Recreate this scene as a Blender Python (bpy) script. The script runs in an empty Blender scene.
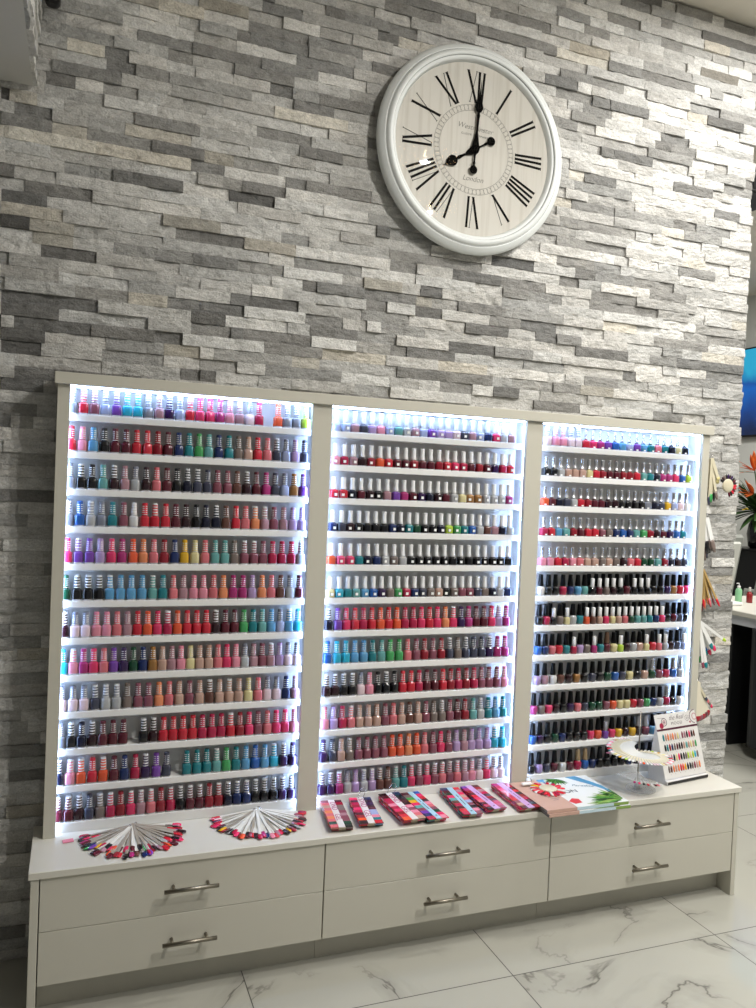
import bpy, bmesh, math, random
from mathutils import Vector, Matrix, noise
PI = math.pi
sc = bpy.context.scene
COL = sc.collection
random.seed(7)

# ------------------------------------------------------------------ camera, world, lights, exposure
cam_d = bpy.data.cameras.new('camera'); cam = bpy.data.objects.new('camera', cam_d); COL.objects.link(cam)
cam_d.sensor_fit = 'HORIZONTAL'; cam_d.sensor_width = 36.0
cam_d.lens = 36.0 * 797.24 / 756.0
cam_d.clip_start = 0.05
RM = ((0.9345183425373218, -0.3534544326785077, 0.04177836139902382),
      (0.35448179938437424, 0.934844182654663, -0.020223947733510588),
      (-0.03190801414205199, 0.03370931883954083, 0.998922199401377))
cam.matrix_world = Matrix(((RM[0][0], RM[2][0], -RM[1][0], 0.0581),
                           (RM[0][1], RM[2][1], -RM[1][1], -2.5532),
                           (RM[0][2], RM[2][2], -RM[1][2], 1.4494), (0, 0, 0, 1)))
sc.camera = cam
sc.view_settings.view_transform = 'Standard'; sc.view_settings.look = 'None'
sc.view_settings.gamma = 1.0; sc.view_settings.use_curve_mapping = False
sc.view_settings.exposure = 0.0
sc.cycles.use_denoising = True
sc.cycles.max_bounces = 6; sc.cycles.diffuse_bounces = 3; sc.cycles.glossy_bounces = 3; sc.cycles.transparent_max_bounces = 8
sc.cycles.sample_clamp_indirect = 6.0
w = bpy.data.worlds.new('room_world'); sc.world = w; w.use_nodes = True
w.node_tree.nodes['Background'].inputs[0].default_value = (0.97, 0.985, 0.97, 1)
w.node_tree.nodes['Background'].inputs[1].default_value = 0.22

def area(name, loc, size, power, col, target=None, spread=PI):
    d = bpy.data.lights.new(name, 'AREA'); d.shape = 'DISK' if isinstance(size, float) else 'RECTANGLE'
    if isinstance(size, float): d.size = size
    else: d.size, d.size_y = size
    d.energy = power; d.color = col; d.spread = spread
    o = bpy.data.objects.new(name, d); COL.objects.link(o); o.location = loc
    t = Vector(target) if target else Vector((loc[0], loc[1], 0))
    o.rotation_euler = (t - Vector(loc)).to_track_quat('-Z', 'Y').to_euler()
    return o
LIGHTS = [
    ('ceiling_light_panel', (2.50, -.72, 3.36), 0.25, 27, (1.0, 0.975, 0.93)),
    ('ceiling_lamp_light', (1.861, -1.793, 3.32), 0.05, 40, (1.0, 0.97, 0.92)),
    ('ceiling_lamp_light', (2.225, -2.533, 3.32), 0.05, 50, (1.0, 0.97, 0.92)),
    ('ceiling_light_panel', (4.4, -1.2, 3.36), 0.8, 42, (1.0, 0.98, 0.94)),  # unseen light, added as fill over the right-hand side
    ('ceiling_light_panel', (4.3, 1.6, 3.36), 0.8, 75, (1.0, 0.99, 0.96)),  # unseen light, added to brighten the room past the stone wall
]
for a in LIGHTS: area(*a)

# ------------------------------------------------------------------ materials
def lin(h):
    if isinstance(h, str):
        h = h.lstrip('#'); c = [int(h[i:i+2], 16)/255 for i in (0, 2, 4)]
    else: c = h
    return tuple(((x/12.92) if x <= .04045 else ((x+.055)/1.055)**2.4) for x in c) + (1.0,)
MATS = {}
def mat(name, col, rough=.5, metal=0.0, coat=0.0, emis=None, es=0.0, bump=0.0, bscale=60.0, var=0.0, vscale=8.0, trans=0.0, alpha=1.0, spec=.5, ior=1.45):
    if name in MATS: return MATS[name]
    m = bpy.data.materials.new(name); m.use_nodes = True; nt = m.node_tree; b = nt.nodes['Principled BSDF']
    c = lin(col); b.inputs['Base Color'].default_value = c
    b.inputs['Roughness'].default_value = rough; b.inputs['Metallic'].default_value = metal
    b.inputs['Coat Weight'].default_value = coat; b.inputs['Coat Roughness'].default_value = .05
    b.inputs['Transmission Weight'].default_value = trans; b.inputs['Alpha'].default_value = alpha
    b.inputs['Specular IOR Level'].default_value = spec; b.inputs['IOR'].default_value = ior
    if emis: b.inputs['Emission Color'].default_value = lin(emis); b.inputs['Emission Strength'].default_value = es
    if var or bump:
        tc = nt.nodes.new('ShaderNodeTexCoord')
    if var:
        n = nt.nodes.new('ShaderNodeTexNoise'); n.inputs['Scale'].default_value = vscale; n.inputs['Detail'].default_value = 4
        mx = nt.nodes.new('ShaderNodeMix'); mx.data_type = 'RGBA'
        mx.inputs[6].default_value = tuple(max(0, x*(1-var)) for x in c[:3]) + (1,)
        mx.inputs[7].default_value = tuple(min(1, x*(1+var)) for x in c[:3]) + (1,)
        nt.links.new(tc.outputs['Object'], n.inputs['Vector']); nt.links.new(n.outputs['Fac'], mx.inputs[0]); nt.links.new(mx.outputs[2], b.inputs['Base Color'])
    if bump:
        n2 = nt.nodes.new('ShaderNodeTexNoise'); n2.inputs['Scale'].default_value = bscale; n2.inputs['Detail'].default_value = 5
        bp = nt.nodes.new('ShaderNodeBump'); bp.inputs['Strength'].default_value = bump; bp.inputs['Distance'].default_value = .004
        nt.links.new(tc.outputs['Object'], n2.inputs['Vector']); nt.links.new(n2.outputs['Fac'], bp.inputs['Height']); nt.links.new(bp.outputs[0], b.inputs['Normal'])
    MATS[name] = m
    return m

def stone_mat():
    m = bpy.data.materials.new('split_face_stone'); m.use_nodes = True; nt = m.node_tree; b = nt.nodes['Principled BSDF']
    L = nt.links.new
    at = nt.nodes.new('ShaderNodeVertexColor'); at.layer_name = 'stone'
    tc = nt.nodes.new('ShaderNodeTexCoord')
    mp = nt.nodes.new('ShaderNodeMapping'); mp.inputs['Scale'].default_value = (1, 1, 2.2); mp.inputs['Rotation'].default_value = (0, .5, 0)
    L(tc.outputs['Object'], mp.inputs[0])
    n1 = nt.nodes.new('ShaderNodeTexNoise'); n1.inputs['Scale'].default_value = 16; n1.inputs['Detail'].default_value = 8; n1.inputs['Roughness'].default_value = .68
    n2 = nt.nodes.new('ShaderNodeTexNoise'); n2.inputs['Scale'].default_value = 190; n2.inputs['Detail'].default_value = 5; n2.inputs['Roughness'].default_value = .7
    L(mp.outputs[0], n1.inputs['Vector']); L(tc.outputs['Object'], n2.inputs['Vector'])
    r1 = nt.nodes.new('ShaderNodeMapRange'); r1.inputs[1].default_value = .3; r1.inputs[2].default_value = .7; r1.inputs[3].default_value = .74; r1.inputs[4].default_value = 1.18
    L(n1.outputs['Fac'], r1.inputs[0])
    r2 = nt.nodes.new('ShaderNodeMapRange'); r2.inputs[1].default_value = .3; r2.inputs[2].default_value = .7; r2.inputs[3].default_value = .80; r2.inputs[4].default_value = 1.18
    L(n2.outputs['Fac'], r2.inputs[0])
    mu = nt.nodes.new('ShaderNodeMath'); mu.operation = 'MULTIPLY'; L(r1.outputs[0], mu.inputs[0]); L(r2.outputs[0], mu.inputs[1])
    vm = nt.nodes.new('ShaderNodeVectorMath'); vm.operation = 'SCALE'; L(at.outputs[0], vm.inputs[0]); L(mu.outputs[0], vm.inputs['Scale'])
    L(vm.outputs[0], b.inputs['Base Color']); b.inputs['Roughness'].default_value = .78; b.inputs['Specular IOR Level'].default_value = .35
    bp = nt.nodes.new('ShaderNodeBump'); bp.inputs['Strength'].default_value = .8; bp.inputs['Distance'].default_value = .006; L(n2.outputs['Fac'], bp.inputs['Height'])
    n3 = nt.nodes.new('ShaderNodeTexNoise'); n3.inputs['Scale'].default_value = 45; n3.inputs['Detail'].default_value = 6
    L(mp.outputs[0], n3.inputs['Vector'])
    bp2 = nt.nodes.new('ShaderNodeBump'); bp2.inputs['Strength'].default_value = .7; bp2.inputs['Distance'].default_value = .008; L(n3.outputs['Fac'], bp2.inputs['Height']); L(bp.outputs[0], bp2.inputs['Normal'])
    L(bp2.outputs[0], b.inputs['Normal'])
    return m
STONE = stone_mat()

def floor_mat():
    m = bpy.data.materials.new('marble_tile'); m.use_nodes = True; nt = m.node_tree; b = nt.nodes['Principled BSDF']; L = nt.links.new
    tc = nt.nodes.new('ShaderNodeTexCoord'); sx = nt.nodes.new('ShaderNodeSeparateXYZ'); L(tc.outputs['Object'], sx.inputs[0])
    def mth(op, a, b_=None, c=None):
        n = nt.nodes.new('ShaderNodeMath'); n.operation = op
        for i, v in enumerate((a, b_, c)):
            if v is None: continue
            if isinstance(v, (int, float)): n.inputs[i].default_value = v
            else: L(v, n.inputs[i])
        return n.outputs[0]
    def joint(out, off, size):
        f = mth('FRACT', mth('DIVIDE', mth('SUBTRACT', out, off), size))
        d = mth('MINIMUM', f, mth('SUBTRACT', 1.0, f))
        return mth('LESS_THAN', d, .0016/size), mth('FLOOR', mth('DIVIDE', mth('SUBTRACT', out, off), size))
    jx, fx = joint(sx.outputs[0], .562, .772); jy, fy = joint(sx.outputs[1], -.502, .762)
    j = mth('MAXIMUM', jx, jy)
    # a different vein layout in every tile
    cb = nt.nodes.new('ShaderNodeCombineXYZ'); L(mth('MULTIPLY', fx, 3.71), cb.inputs[0]); L(mth('MULTIPLY', fy, 5.13), cb.inputs[1]); L(mth('MULTIPLY', mth('ADD', fx, mth('MULTIPLY', fy, 2.3)), 1.9), cb.inputs[2])
    ad = nt.nodes.new('ShaderNodeVectorMath'); ad.operation = 'ADD'; L(tc.outputs['Object'], ad.inputs[0]); L(cb.outputs[0], ad.inputs[1])
    n1 = nt.nodes.new('ShaderNodeTexNoise'); n1.inputs['Scale'].default_value = 1.5; n1.inputs['Detail'].default_value = 6; n1.inputs['Roughness'].default_value = .55; n1.inputs['Distortion'].default_value = .8
    L(ad.outputs[0], n1.inputs['Vector'])
    v = mth('ABSOLUTE', mth('SUBTRACT', n1.outputs['Fac'], .5))
    vr = nt.nodes.new('ShaderNodeMapRange'); vr.inputs[1].default_value = 0.0; vr.inputs[2].default_value = .012; vr.inputs[3].default_value = 1; vr.inputs[4].default_value = 0; L(v, vr.inputs[0])
    vs = nt.nodes.new('ShaderNodeMapRange'); vs.inputs[1].default_value = 0.0; vs.inputs[2].default_value = .07; vs.inputs[3].default_value = .28; vs.inputs[4].default_value = 0; L(v, vs.inputs[0])
    n2 = nt.nodes.new('ShaderNodeTexNoise'); n2.inputs['Scale'].default_value = 2.6; n2.inputs['Detail'].default_value = 2; L(ad.outputs[0], n2.inputs['Vector'])
    mk = nt.nodes.new('ShaderNodeMapRange'); mk.inputs[1].default_value = .48; mk.inputs[2].default_value = .62; L(n2.outputs['Fac'], mk.inputs[0])
    vein = mth('MULTIPLY', mth('MAXIMUM', vr.outputs[0], vs.outputs[0]), mk.outputs[0])
    mx = nt.nodes.new('ShaderNodeMix'); mx.data_type = 'RGBA'; mx.inputs[6].default_value = lin('#b3b2a8'); mx.inputs[7].default_value = lin('#5f5d57')
    L(mth('MULTIPLY', vein, .9), mx.inputs[0])
    m2 = nt.nodes.new('ShaderNodeMix'); m2.data_type = 'RGBA'; m2.inputs[7].default_value = lin('#4a4843'); L(j, m2.inputs[0]); L(mx.outputs[2], m2.inputs[6])
    L(m2.outputs[2], b.inputs['Base Color']); b.inputs['Roughness'].default_value = .12
    rr = mth('ADD', .05, mth('MULTIPLY', j, .5)); L(rr, b.inputs['Roughness'])
    return m
FLOOR = floor_mat()
CAB = mat('cabinet_white_laminate', '#c8c5b8', .42)
CABW = mat('shelf_white', '#e6e6e4', .45)
TOPM = mat('counter_white_laminate', '#d6d3c8', .35)
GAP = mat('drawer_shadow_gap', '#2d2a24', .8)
STEEL = mat('brushed_steel', '#8d877b', .38, 1.0)
CHROME = mat('chrome', '#d9d9dc', .12, 1.0)
SILVER = mat('silver_cap', '#c9cace', .25, .85)
LEDM = mat('led_emitter', '#ffffff', .5, emis='#afcdff', es=38.0)
PAINT = mat('ceiling_paint', '#dcd6ca', .8)
GREYP = mat('soffit_paint', '#c9c8c4', .7)
WALLP = mat('far_wall_paint', '#d8d8d2', .8)
BLACK = mat('black_plastic', '#0b0b0c', .35)
BLACKM = mat('matte_black', '#08090b', .55)
WHITEP = mat('white_plastic', '#ececea', .3)
CREAM = mat('cream_plastic', '#d6ceb4', .35)
CLEARP = mat('frosted_acrylic', '#efefe8', .3, trans=.0, alpha=.55)
CLEARS = mat('clear_acrylic', '#f4f4f2', .12, alpha=.28)
PAPER = mat('white_card', '#dedcd9', .5)

# ------------------------------------------------------------------ mesh helpers
class MB:
    """collects faces with materials; build() links ONE mesh object"""
    def __init__(s): s.v = []; s.f = []; s.m = []; s.mats = []; s.smooth = []
    def mi(s, m):
        if m not in s.mats: s.mats.append(m)
        return s.mats.index(m)
    def add(s, vs, fs, m, sm=False):
        o = len(s.v); s.v += [tuple(v) for v in vs]; k = s.mi(m)
        for f in fs: s.f.append(tuple(o+i for i in f)); s.m.append(k); s.smooth.append(sm)
    def box(s, x0, x1, y0, y1, z0, z1, m, M=None):
        vs = [Vector((x, y, z)) for z in (z0, z1) for y in (y0, y1) for x in (x0, x1)]
        if M: vs = [M @ v for v in vs]
        s.add(vs, [(0, 2, 3, 1), (4, 5, 7, 6), (0, 1, 5, 4), (2, 6, 7, 3), (0, 4, 6, 2), (1, 3, 7, 5)], m)
    def bbox(s, x0, x1, y0, y1, z0, z1, m, b=.0015, M=None):
        """box with its edges eased"""
        xs = (x0, x1); ys = (y0, y1); zs = (z0, z1); V = {}; vs = []
        b = min(b, (x1-x0)*.45, (y1-y0)*.45, (z1-z0)*.45)
        for i in range(2):
            for j in range(2):
                for k in range(2):
                    sx, sy, sz = (1, -1)[i], (1, -1)[j], (1, -1)[k]
                    for a in range(3):
                        d = [b*sx, b*sy, b*sz]; d[a] = 0
                        V[i, j, k, a] = len(vs); vs.append(Vector((xs[i]+d[0], ys[j]+d[1], zs[k]+d[2])))
        F = []
        for a in range(3):
            for q in range(2):
                o = [x for x in range(3) if x != a]; ring = []
                for (p, r) in ((0, 0), (1, 0), (1, 1), (0, 1)):
                    c = [0, 0, 0]; c[a] = q; c[o[0]] = p; c[o[1]] = r; ring.append(V[c[0], c[1], c[2], a])
                F.append(ring)
        for a in range(3):
            o = [x for x in range(3) if x != a]
            for p in range(2):
                for r in range(2):
                    c0 = [0, 0, 0]; c0[o[0]] = p; c0[o[1]] = r; c1 = list(c0); c1[a] = 1
                    F.append([V[(*c0, o[0])], V[(*c0, o[1])], V[(*c1, o[1])], V[(*c1, o[0])]])
        for i in range(2):
            for j in range(2):
                for k in range(2): F.append([V[i, j, k, 0], V[i, j, k, 1], V[i, j, k, 2]])
        c = Vector(((x0+x1)/2, (y0+y1)/2, (z0+z1)/2)); G = []
        for f in F:
            n = (vs[f[1]]-vs[f[0]]).cross(vs[f[2]]-vs[f[0]]); ctr = sum((vs[i] for i in f), Vector())/len(f)
            G.append(tuple(f) if n.dot(ctr-c) > 0 else tuple(reversed(f)))
        if M: vs = [M @ v for v in vs]
        s.add(vs, G, m)
    def loft(s, secs, m, n=12, sq=2.0, M=None, band=None, cap=True, smooth=True):
        """secs: (z, half width, half depth); superellipse exponent sq; band(i, j) -> material or None"""
        vs = []
        for sec in secs:
            z, a, b_ = sec[:3]; e = 2.0/(sec[3] if len(sec) > 3 else sq)
            for j in range(n):
                t = 2*PI*(j+.5)/n; c, q = math.cos(t), math.sin(t)
                vs.append(Vector((a*math.copysign(abs(c)**e, c), b_*math.copysign(abs(q)**e, q), z)))
        if M: vs = [M @ v for v in vs]
        o = len(s.v); s.v += [tuple(v) for v in vs]
        for i in range(len(secs)-1):
            for j in range(n):
                mm = (band(i, j) if band else None) or m
                s.f.append((o+i*n+j, o+i*n+(j+1) % n, o+(i+1)*n+(j+1) % n, o+(i+1)*n+j)); s.m.append(s.mi(mm)); s.smooth.append(smooth)
        if cap:
            s.f.append(tuple(o+j for j in reversed(range(n)))); s.m.append(s.mi(m)); s.smooth.append(False)
            L = o+(len(secs)-1)*n; mm = (band(len(secs)-2, 0) if band else None) or m
            s.f.append(tuple(L+j for j in range(n))); s.m.append(s.mi(m)); s.smooth.append(False)
    def tube(s, pts, r, m, n=8, closed=False, radii=None):
        pts = [Vector(p) for p in pts]; N = len(pts); o = len(s.v); up = Vector((0, 0, 1)); k = s.mi(m)
        for i, p in enumerate(pts):
            a = pts[(i-1) % N] if (closed or i > 0) else p; b = pts[(i+1) % N] if (closed or i < N-1) else p
            t = (b-a).normalized(); u = t.cross(up)
            if u.length < 1e-3: u = t.cross(Vector((1, 0, 0)))
            u.normalize(); v = t.cross(u); rr = radii[i] if radii else r
            for j in range(n):
                q = 2*PI*j/n; s.v.append(tuple(p+u*rr*math.cos(q)+v*rr*math.sin(q)))
        for i in range(N if closed else N-1):
            for j in range(n):
                a0 = o+i*n; b0 = o+((i+1) % N)*n
                s.f.append((a0+j, b0+j, b0+(j+1) % n, a0+(j+1) % n)); s.m.append(k); s.smooth.append(True)
        if not closed:
            s.f.append(tuple(o+j for j in range(n))); s.m.append(k); s.smooth.append(False)
            s.f.append(tuple(o+(N-1)*n+j for j in reversed(range(n)))); s.m.append(k); s.smooth.append(False)
    def lathe(s, prof, m, n=48, M=None, mats=None, smooth=True, arc=2*PI):
        """prof (r, z) about z"""
        vs = []; o = len(s.v)
        for r, z in prof:
            for j in range(n): t = 2*PI*j/n; vs.append(Vector((r*math.cos(t), r*math.sin(t), z)))
        if M: vs = [M @ v for v in vs]
        s.v += [tuple(v) for v in vs]
        for i in range(len(prof)-1):
            for j in range(n):
                s.f.append((o+i*n+j, o+i*n+(j+1) % n, o+(i+1)*n+(j+1) % n, o+(i+1)*n+j)); s.m.append(s.mi(mats[i] if mats else m)); s.smooth.append(smooth)
    def poly(s, pts, y0, y1, m, M=None):
        """extruded outline in xz between y0 (front) and y1"""
        n = len(pts); vs = [Vector((p[0], y0, p[1])) for p in pts]+[Vector((p[0], y1, p[1])) for p in pts]
        if M: vs = [M @ v for v in vs]
        s.add(vs, [tuple(range(n)), tuple(reversed(range(n, 2*n)))]+[(i, i+n, (i+1) % n+n, (i+1) % n) for i in range(n)], m)
    def mesh(s, name):
        me = bpy.data.meshes.new(name); me.from_pydata(s.v, [], s.f)
        for m in s.mats: me.materials.append(m)
        me.polygons.foreach_set('material_index', s.m); me.polygons.foreach_set('use_smooth', s.smooth)
        me.update(); return me
    def build(s, name, parent=None, loc=(0, 0, 0)):
        o = bpy.data.objects.new(name, s.mesh(name)); COL.objects.link(o); o.location = loc
        if parent: o.parent = parent
        return o
def tag(o, label=None, cat=None, group=None, kind=None):
    if label: o['label'] = label
    if cat: o['category'] = cat
    if group: o['group'] = group
    if kind: o['kind'] = kind
    return o
def thing(name, loc, label, cat, group=None, rz=0):
    o = bpy.data.objects.new(name, None); COL.objects.link(o); o.location = loc; o.rotation_euler = (0, 0, rz); o.empty_display_size = .05
    return tag(o, label, cat, group)
def part(mb, name, parent, wloc=None, label=None):
    o = mb.build(name, parent)
    if label: o['label'] = label
    return o
def text_part(name, body, size, M, m, parent, shear=0.0, extrude=.0003, align='CENTER', sx=1.0, spacing=1.0, offset=0.0):
    c = bpy.data.curves.new(name, 'FONT'); c.body = body; c.size = size; c.align_x = align; c.align_y = 'CENTER'; c.shear = shear; c.extrude = extrude
    c.space_character = spacing; c.offset = offset
    t = bpy.data.objects.new(name, c); COL.objects.link(t)
    dg = bpy.context.evaluated_depsgraph_get(); me = bpy.data.meshes.new_from_object(t.evaluated_get(dg)); bpy.data.objects.remove(t); bpy.data.curves.remove(c)
    me.materials.clear(); me.materials.append(m)
    me.transform(M @ Matrix.Diagonal((sx, 1, 1, 1)))
    o = bpy.data.objects.new(name, me); COL.objects.link(o); o.parent = parent
    return o
FRONT = Matrix.Rotation(PI/2, 4, 'X')      # xy plane -> xz plane facing -y

# ------------------------------------------------------------------ room
CZ = 0.403           # counter top
HC = 3.39            # ceiling
mb = MB(); mb.box(-3, 6.2, -5.5, 5.2, -.06, 0, FLOOR); tag(mb.build('floor'), kind='structure')
mb = MB(); mb.box(-3, 6.2, -5.5, 5.2, HC, HC+.06, PAINT); tag(mb.build('ceiling'), kind='structure')
mb = MB(); mb.box(5.9, 6.0, -5.5, 5.1, 0, HC, WALLP); tag(mb.build('wall_right'), kind='structure')
mb = MB(); mb.box(-1.5, -1.4, -5.5, 0, 0, HC, mat('unseen_wall_dark', '#4f4b45', .8)); tag(mb.build('wall_left_unseen'), kind='structure')  # unseen wall, added dark to hold back ambient light from the left
mb = MB(); mb.box(2.6, 6.0, 5.0, 5.1, 0, HC, WALLP); tag(mb.build('wall_far'), kind='structure')

PITCH = .036; MID = .0146; XL, XR = -.75, 2.612
SPEC = "47,-155,-41,.24 48,-121,-9,.27 48,1119,1383,.86 49,352,411,.28 49,383,460,.23 49,706,923,.62 49,926,1053,.5 49,1623,1824,.28 50,-158,-51,.18 50,-45,118,.7 50,124,299,.46 50,305,409,.8 50,617,876,.4 50,881,1051,.86 50,1452,1558,.24 51,-159,-42,.2 51,-39,128,.7 51,131,298,.48 51,305,408,.55b 51,452,704,.5 51,712,799,.64c 51,1075,1264,.3 51,1270,1447,.34 51,1533,1703,.5 51,1712,1820,.38 52,-160,-126,.7 52,-124,85,.24 52,88,269,.3 52,272,353,.3 52,610,806,.38 52,1014,1029,.2 52,1035,1230,.72 52,1234,1423,.72c 52,1503,1683,.84 52,1839,1992,.4 53,-161,-6,.24 53,378,502,.38 53,506,541,.28 53,544,767,.33 53,770,924,.88 53,1110,1293,.28 53,2016,2074,.28 53,2074,2288,.78 53,2286,2483,.38 54,-162,102,.27 54,376,484,.22 54,489,685,.88 54,1070,1265,.74 54,1269,1452,.22 54,1456,1609,.4 54,2417,2620,.36 55,-153,37,.6 55,40,188,.48 55,193,303,.66c 55,307,403,.34 55,375,542,.28 55,549,743,.88 55,747,876,.37 55,881,960,.68 55,1010,1176,.46 55,1460,1793,.7 55,1798,2029,.27 56,-10,187,.74 56,497,558,.28 56,565,719,.23 56,776,940,.55 56,1330,1505,.26 56,1618,1708,.28 56,1709,1815,.36 56,1814,2025,.75 56,2195,2288,.43 56,2508,2601,.68c 57,-11,143,.74 57,564,666,.92 57,1029,1133,.78 57,1138,1237,.24 57,1246,1425,.75 57,1552,1706,.28 57,2149,2286,.43 57,2297,2419,.38 58,-61,93,.23 58,627,731,.84 58,735,779,.28 58,787,946,.33 58,1298,1472,.33 58,2415,2610,.4 59,26,141,.74 59,147,376,.42 59,517,666,.46 59,1151,1233,.24 59,1241,1470,.7 59,1474,1668,.5 60,-168,-93,.15 60,-88,28,.58c 60,615,700,.84 60,705,934,.43 60,1577,1725,.43 60,1847,2163,.36 61,-169,-4,.66c 61,126,321,.7 61,324,395,.35 61,367,534,.28 61,537,703,.56c 61,1035,1134,.38 61,1138,1271,.72 61,1278,1463,.24 61,1851,2059,.36 62,-170,-48,.24 62,-170,-47,.2 62,-44,74,.8 62,-43,74,.8 62,457,653,.78 62,815,1032,.6 62,1033,1384,.45 62,1404,1710,.78 62,1720,1795,.33 62,1720,1798,.33 63,-109,76,.33 63,-38,76,.33 63,730,854,.75 63,1421,1598,.19 63,2041,2233,.4 64,715,981,.78 64,985,1029,.28 64,1693,1858,.38 64,1868,1979,.4 65,-4,132,.5 65,137,338,.26 65,482,627,.2 65,483,627,.2 65,630,791,.82 65,2253,2434,.36 66,220,382,.86 66,521,662,.33 66,668,838,.86 66,668,840,.82 66,1689,1813,.43 66,1998,2272,.72 67,359,464,.36 67,470,663,.88 67,666,730,.33 67,733,956,.4 68,-177,-41,.38 68,-33,55,.7c 68,62,241,.43 68,1697,1974,.4 69,-143,-42,.35 69,162,358,.72c 69,538,672,.75 69,1683,1938,.65 69,2271,2459,.43 70,-179,-157,.2 70,-84,-11,.78 70,-2,189,.68 70,193,383,.4 70,702,852,.3 70,1940,2218,.43 70,2333,2505,.4 71,-65,100,.62 71,561,742,.4 71,747,926,.72 72,-62,18,.3 72,2016,2418,.8 73,-46,147,.36 73,2455,2609,.84 74,103,187,.32 74,190,285,.45 74,678,814,.33 74,1824,2025,.82 74,2207,2403,.28 74,2227,2403,.28 75,-8,97,.86c 75,166,276,.8 75,364,481,.8 75,598,673,.3 75,763,957,.35 75,2109,2305,.82 76,-67,122,.5 76,279,354,.42 76,483,676,.38 76,680,866,.7 76,1923,2103,.25 76,2360,2567,.48 77,81,188,.85 77,194,352,.42 77,568,755,.4 77,761,924,.92 77,2079,2293,.38 78,-40,144,.55 78,357,487,.62 78,491,682,.92 78,686,877,.38 79,309,371,.72 79,356,486,.6 79,529,721,.36 79,724,880,.52 79,1727,1875,.43 79,2402,2618,.48 80,383,522,.86 80,530,719,.38 80,692,907,.42 80,910,1002,.86 80,1777,1909,.4 80,1914,2050,.88 80,2155,2254,.5 81,365,520,.48b 81,633,755,.92 81,762,868,.55 81,1660,1818,.43 82,563,694,.35 82,2069,2263,.92 83,839,998,.4 83,1673,1814,.38 83,1830,1958,.45 83,1908,2062,.86 83,2271,2420,.43 83,2318,2608,.38 85,1652,1881,.86c 85,2287,2368,.92 85,2530,2603,.95 86,1707,1885,.6b 88,1650,1763,.96 88,1767,1881,.43 88,2454,2573,.98 89,1645,1790,.43 89,1798,1945,.92 89,2117,2221,.43 90,1869,2016,.4 90,2184,2323,.86 91,2113,2165,.4 92,1926,2062,.4 93,2115,2180,.92 93,2185,2356,.42 93,2364,2417,.92 93,2426,2584,.42"  # stone just under the bulkhead has its shadow painted into the tone
spec = {}
for q in SPEC.split():
    n, a, b, t = q.split(','); tint = ''
    if t[-1] in 'cb': tint = t[-1]; t = t[:-1]
    spec.setdefault(int(n), []).append([int(a)/1000, int(b)/1000, float(t), tint])
def split_face(V, F, C, x0, x1, z0, z1, dep, tone, tint, seed, M=None, back=.035):
    """one stone: a split front face on a grid, with sides; front towards -y"""
    nx = max(3, int((x1-x0)/.013)); nz = 4; o = len(V)
    for k in range(nz+1):
        for i in range(nx+1):
            x = x0+(x1-x0)*i/nx; z = z0+(z1-z0)*k/nz
            p = Vector((x*13+seed*7.3, z*26, seed*3.1))
            h = noise.noise(p)*.0046 + noise.noise(p*2.7)*.0024 + random.uniform(-.0009, .0009)
            r = abs(noise.noise(Vector((x*22+seed, z*30, seed))))*.004
            e = .0006 if (i in (0, nx)) else 0
            e += .0007 if (k in (0, nz)) else 0
            y = -(dep + h - r) + e
            y = max(-.0118, min(.0135, y)) 
            V.append((x, y, z))
    for k in range(nz):
        for i in range(nx): F.append((o+k*(nx+1)+i, o+k*(nx+1)+i+1, o+(k+1)*(nx+1)+i+1, o+(k+1)*(nx+1)+i))
    per = [o+i for i in range(nx+1)]+[o+k*(nx+1)+nx for k in range(1, nz+1)]+[o+nz*(nx+1)+i for i in range(nx-1, -1, -1)]+[o+k*(nx+1) for k in range(nz-1, 0, -1)]
    b = len(V)
    for p in per: V.append((V[p][0], back, V[p][2]))
    n = len(per)
    for j in range(n): F.append((per[j], b+j, b+(j+1) % n, per[(j+1) % n]))
    l = tone*.92-.012
    c = {'': (1.0, .988, .945), 'c': (1.04, .985, .865), 'b': (1.02, .95, .81)}[tint]
    j = random.uniform(-.012, .012)
    C.append((len(F), (min(.95, l*(c[0]+j)), min(.95, l*c[1]), min(.95, l*(c[2]-j)))))
def stone_rows(nmin, nmax, xl, xr, sp):
    V, F, C = [], [], []; rnd = random.Random(11)
    for n in range(nmin, nmax+1):
        z0 = max(0.0, MID+(n-.5)*PITCH); z1 = min(HC, MID+(n+.5)*PITCH)
        if z1-z0 < .01: continue
        xr_ = xr + rnd.uniform(-.005, .005)
        segs = []; cur = xl
        def fill(a, b):
            while b-a > .001:
                L = rnd.choice((.07, .1, .13, .16, .19, .24, .29))*rnd.uniform(.85, 1.15)
                if b-a-L < .06: L = b-a
                t = min(.93, max(.2, rnd.gauss(.665, .125)))
                if rnd.random() < .09: t = rnd.uniform(.27, .38)
                tint = 'c' if rnd.random() < .05 else ''
                segs.append((a, a+L, t, tint)); a += L
        for (a, b, t, ti) in sorted(sp.get(n, [])):
            a = max(a, cur); b = min(b, xr_)
            if b-a < .02: continue
            if a-cur < .035: a = cur
            fill(cur, a); segs.append((a, b, t, ti)); cur = b
        fill(cur, xr_)
        for (a, b, t, ti) in segs:
            dep = rnd.uniform(-.0060, .0056)
            g = .0003
            split_face(V, F, C, a+g, b-g, z0+g, z1-g, dep, t, ti, rnd.uniform(0, 90))
    return V, F, C
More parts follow.
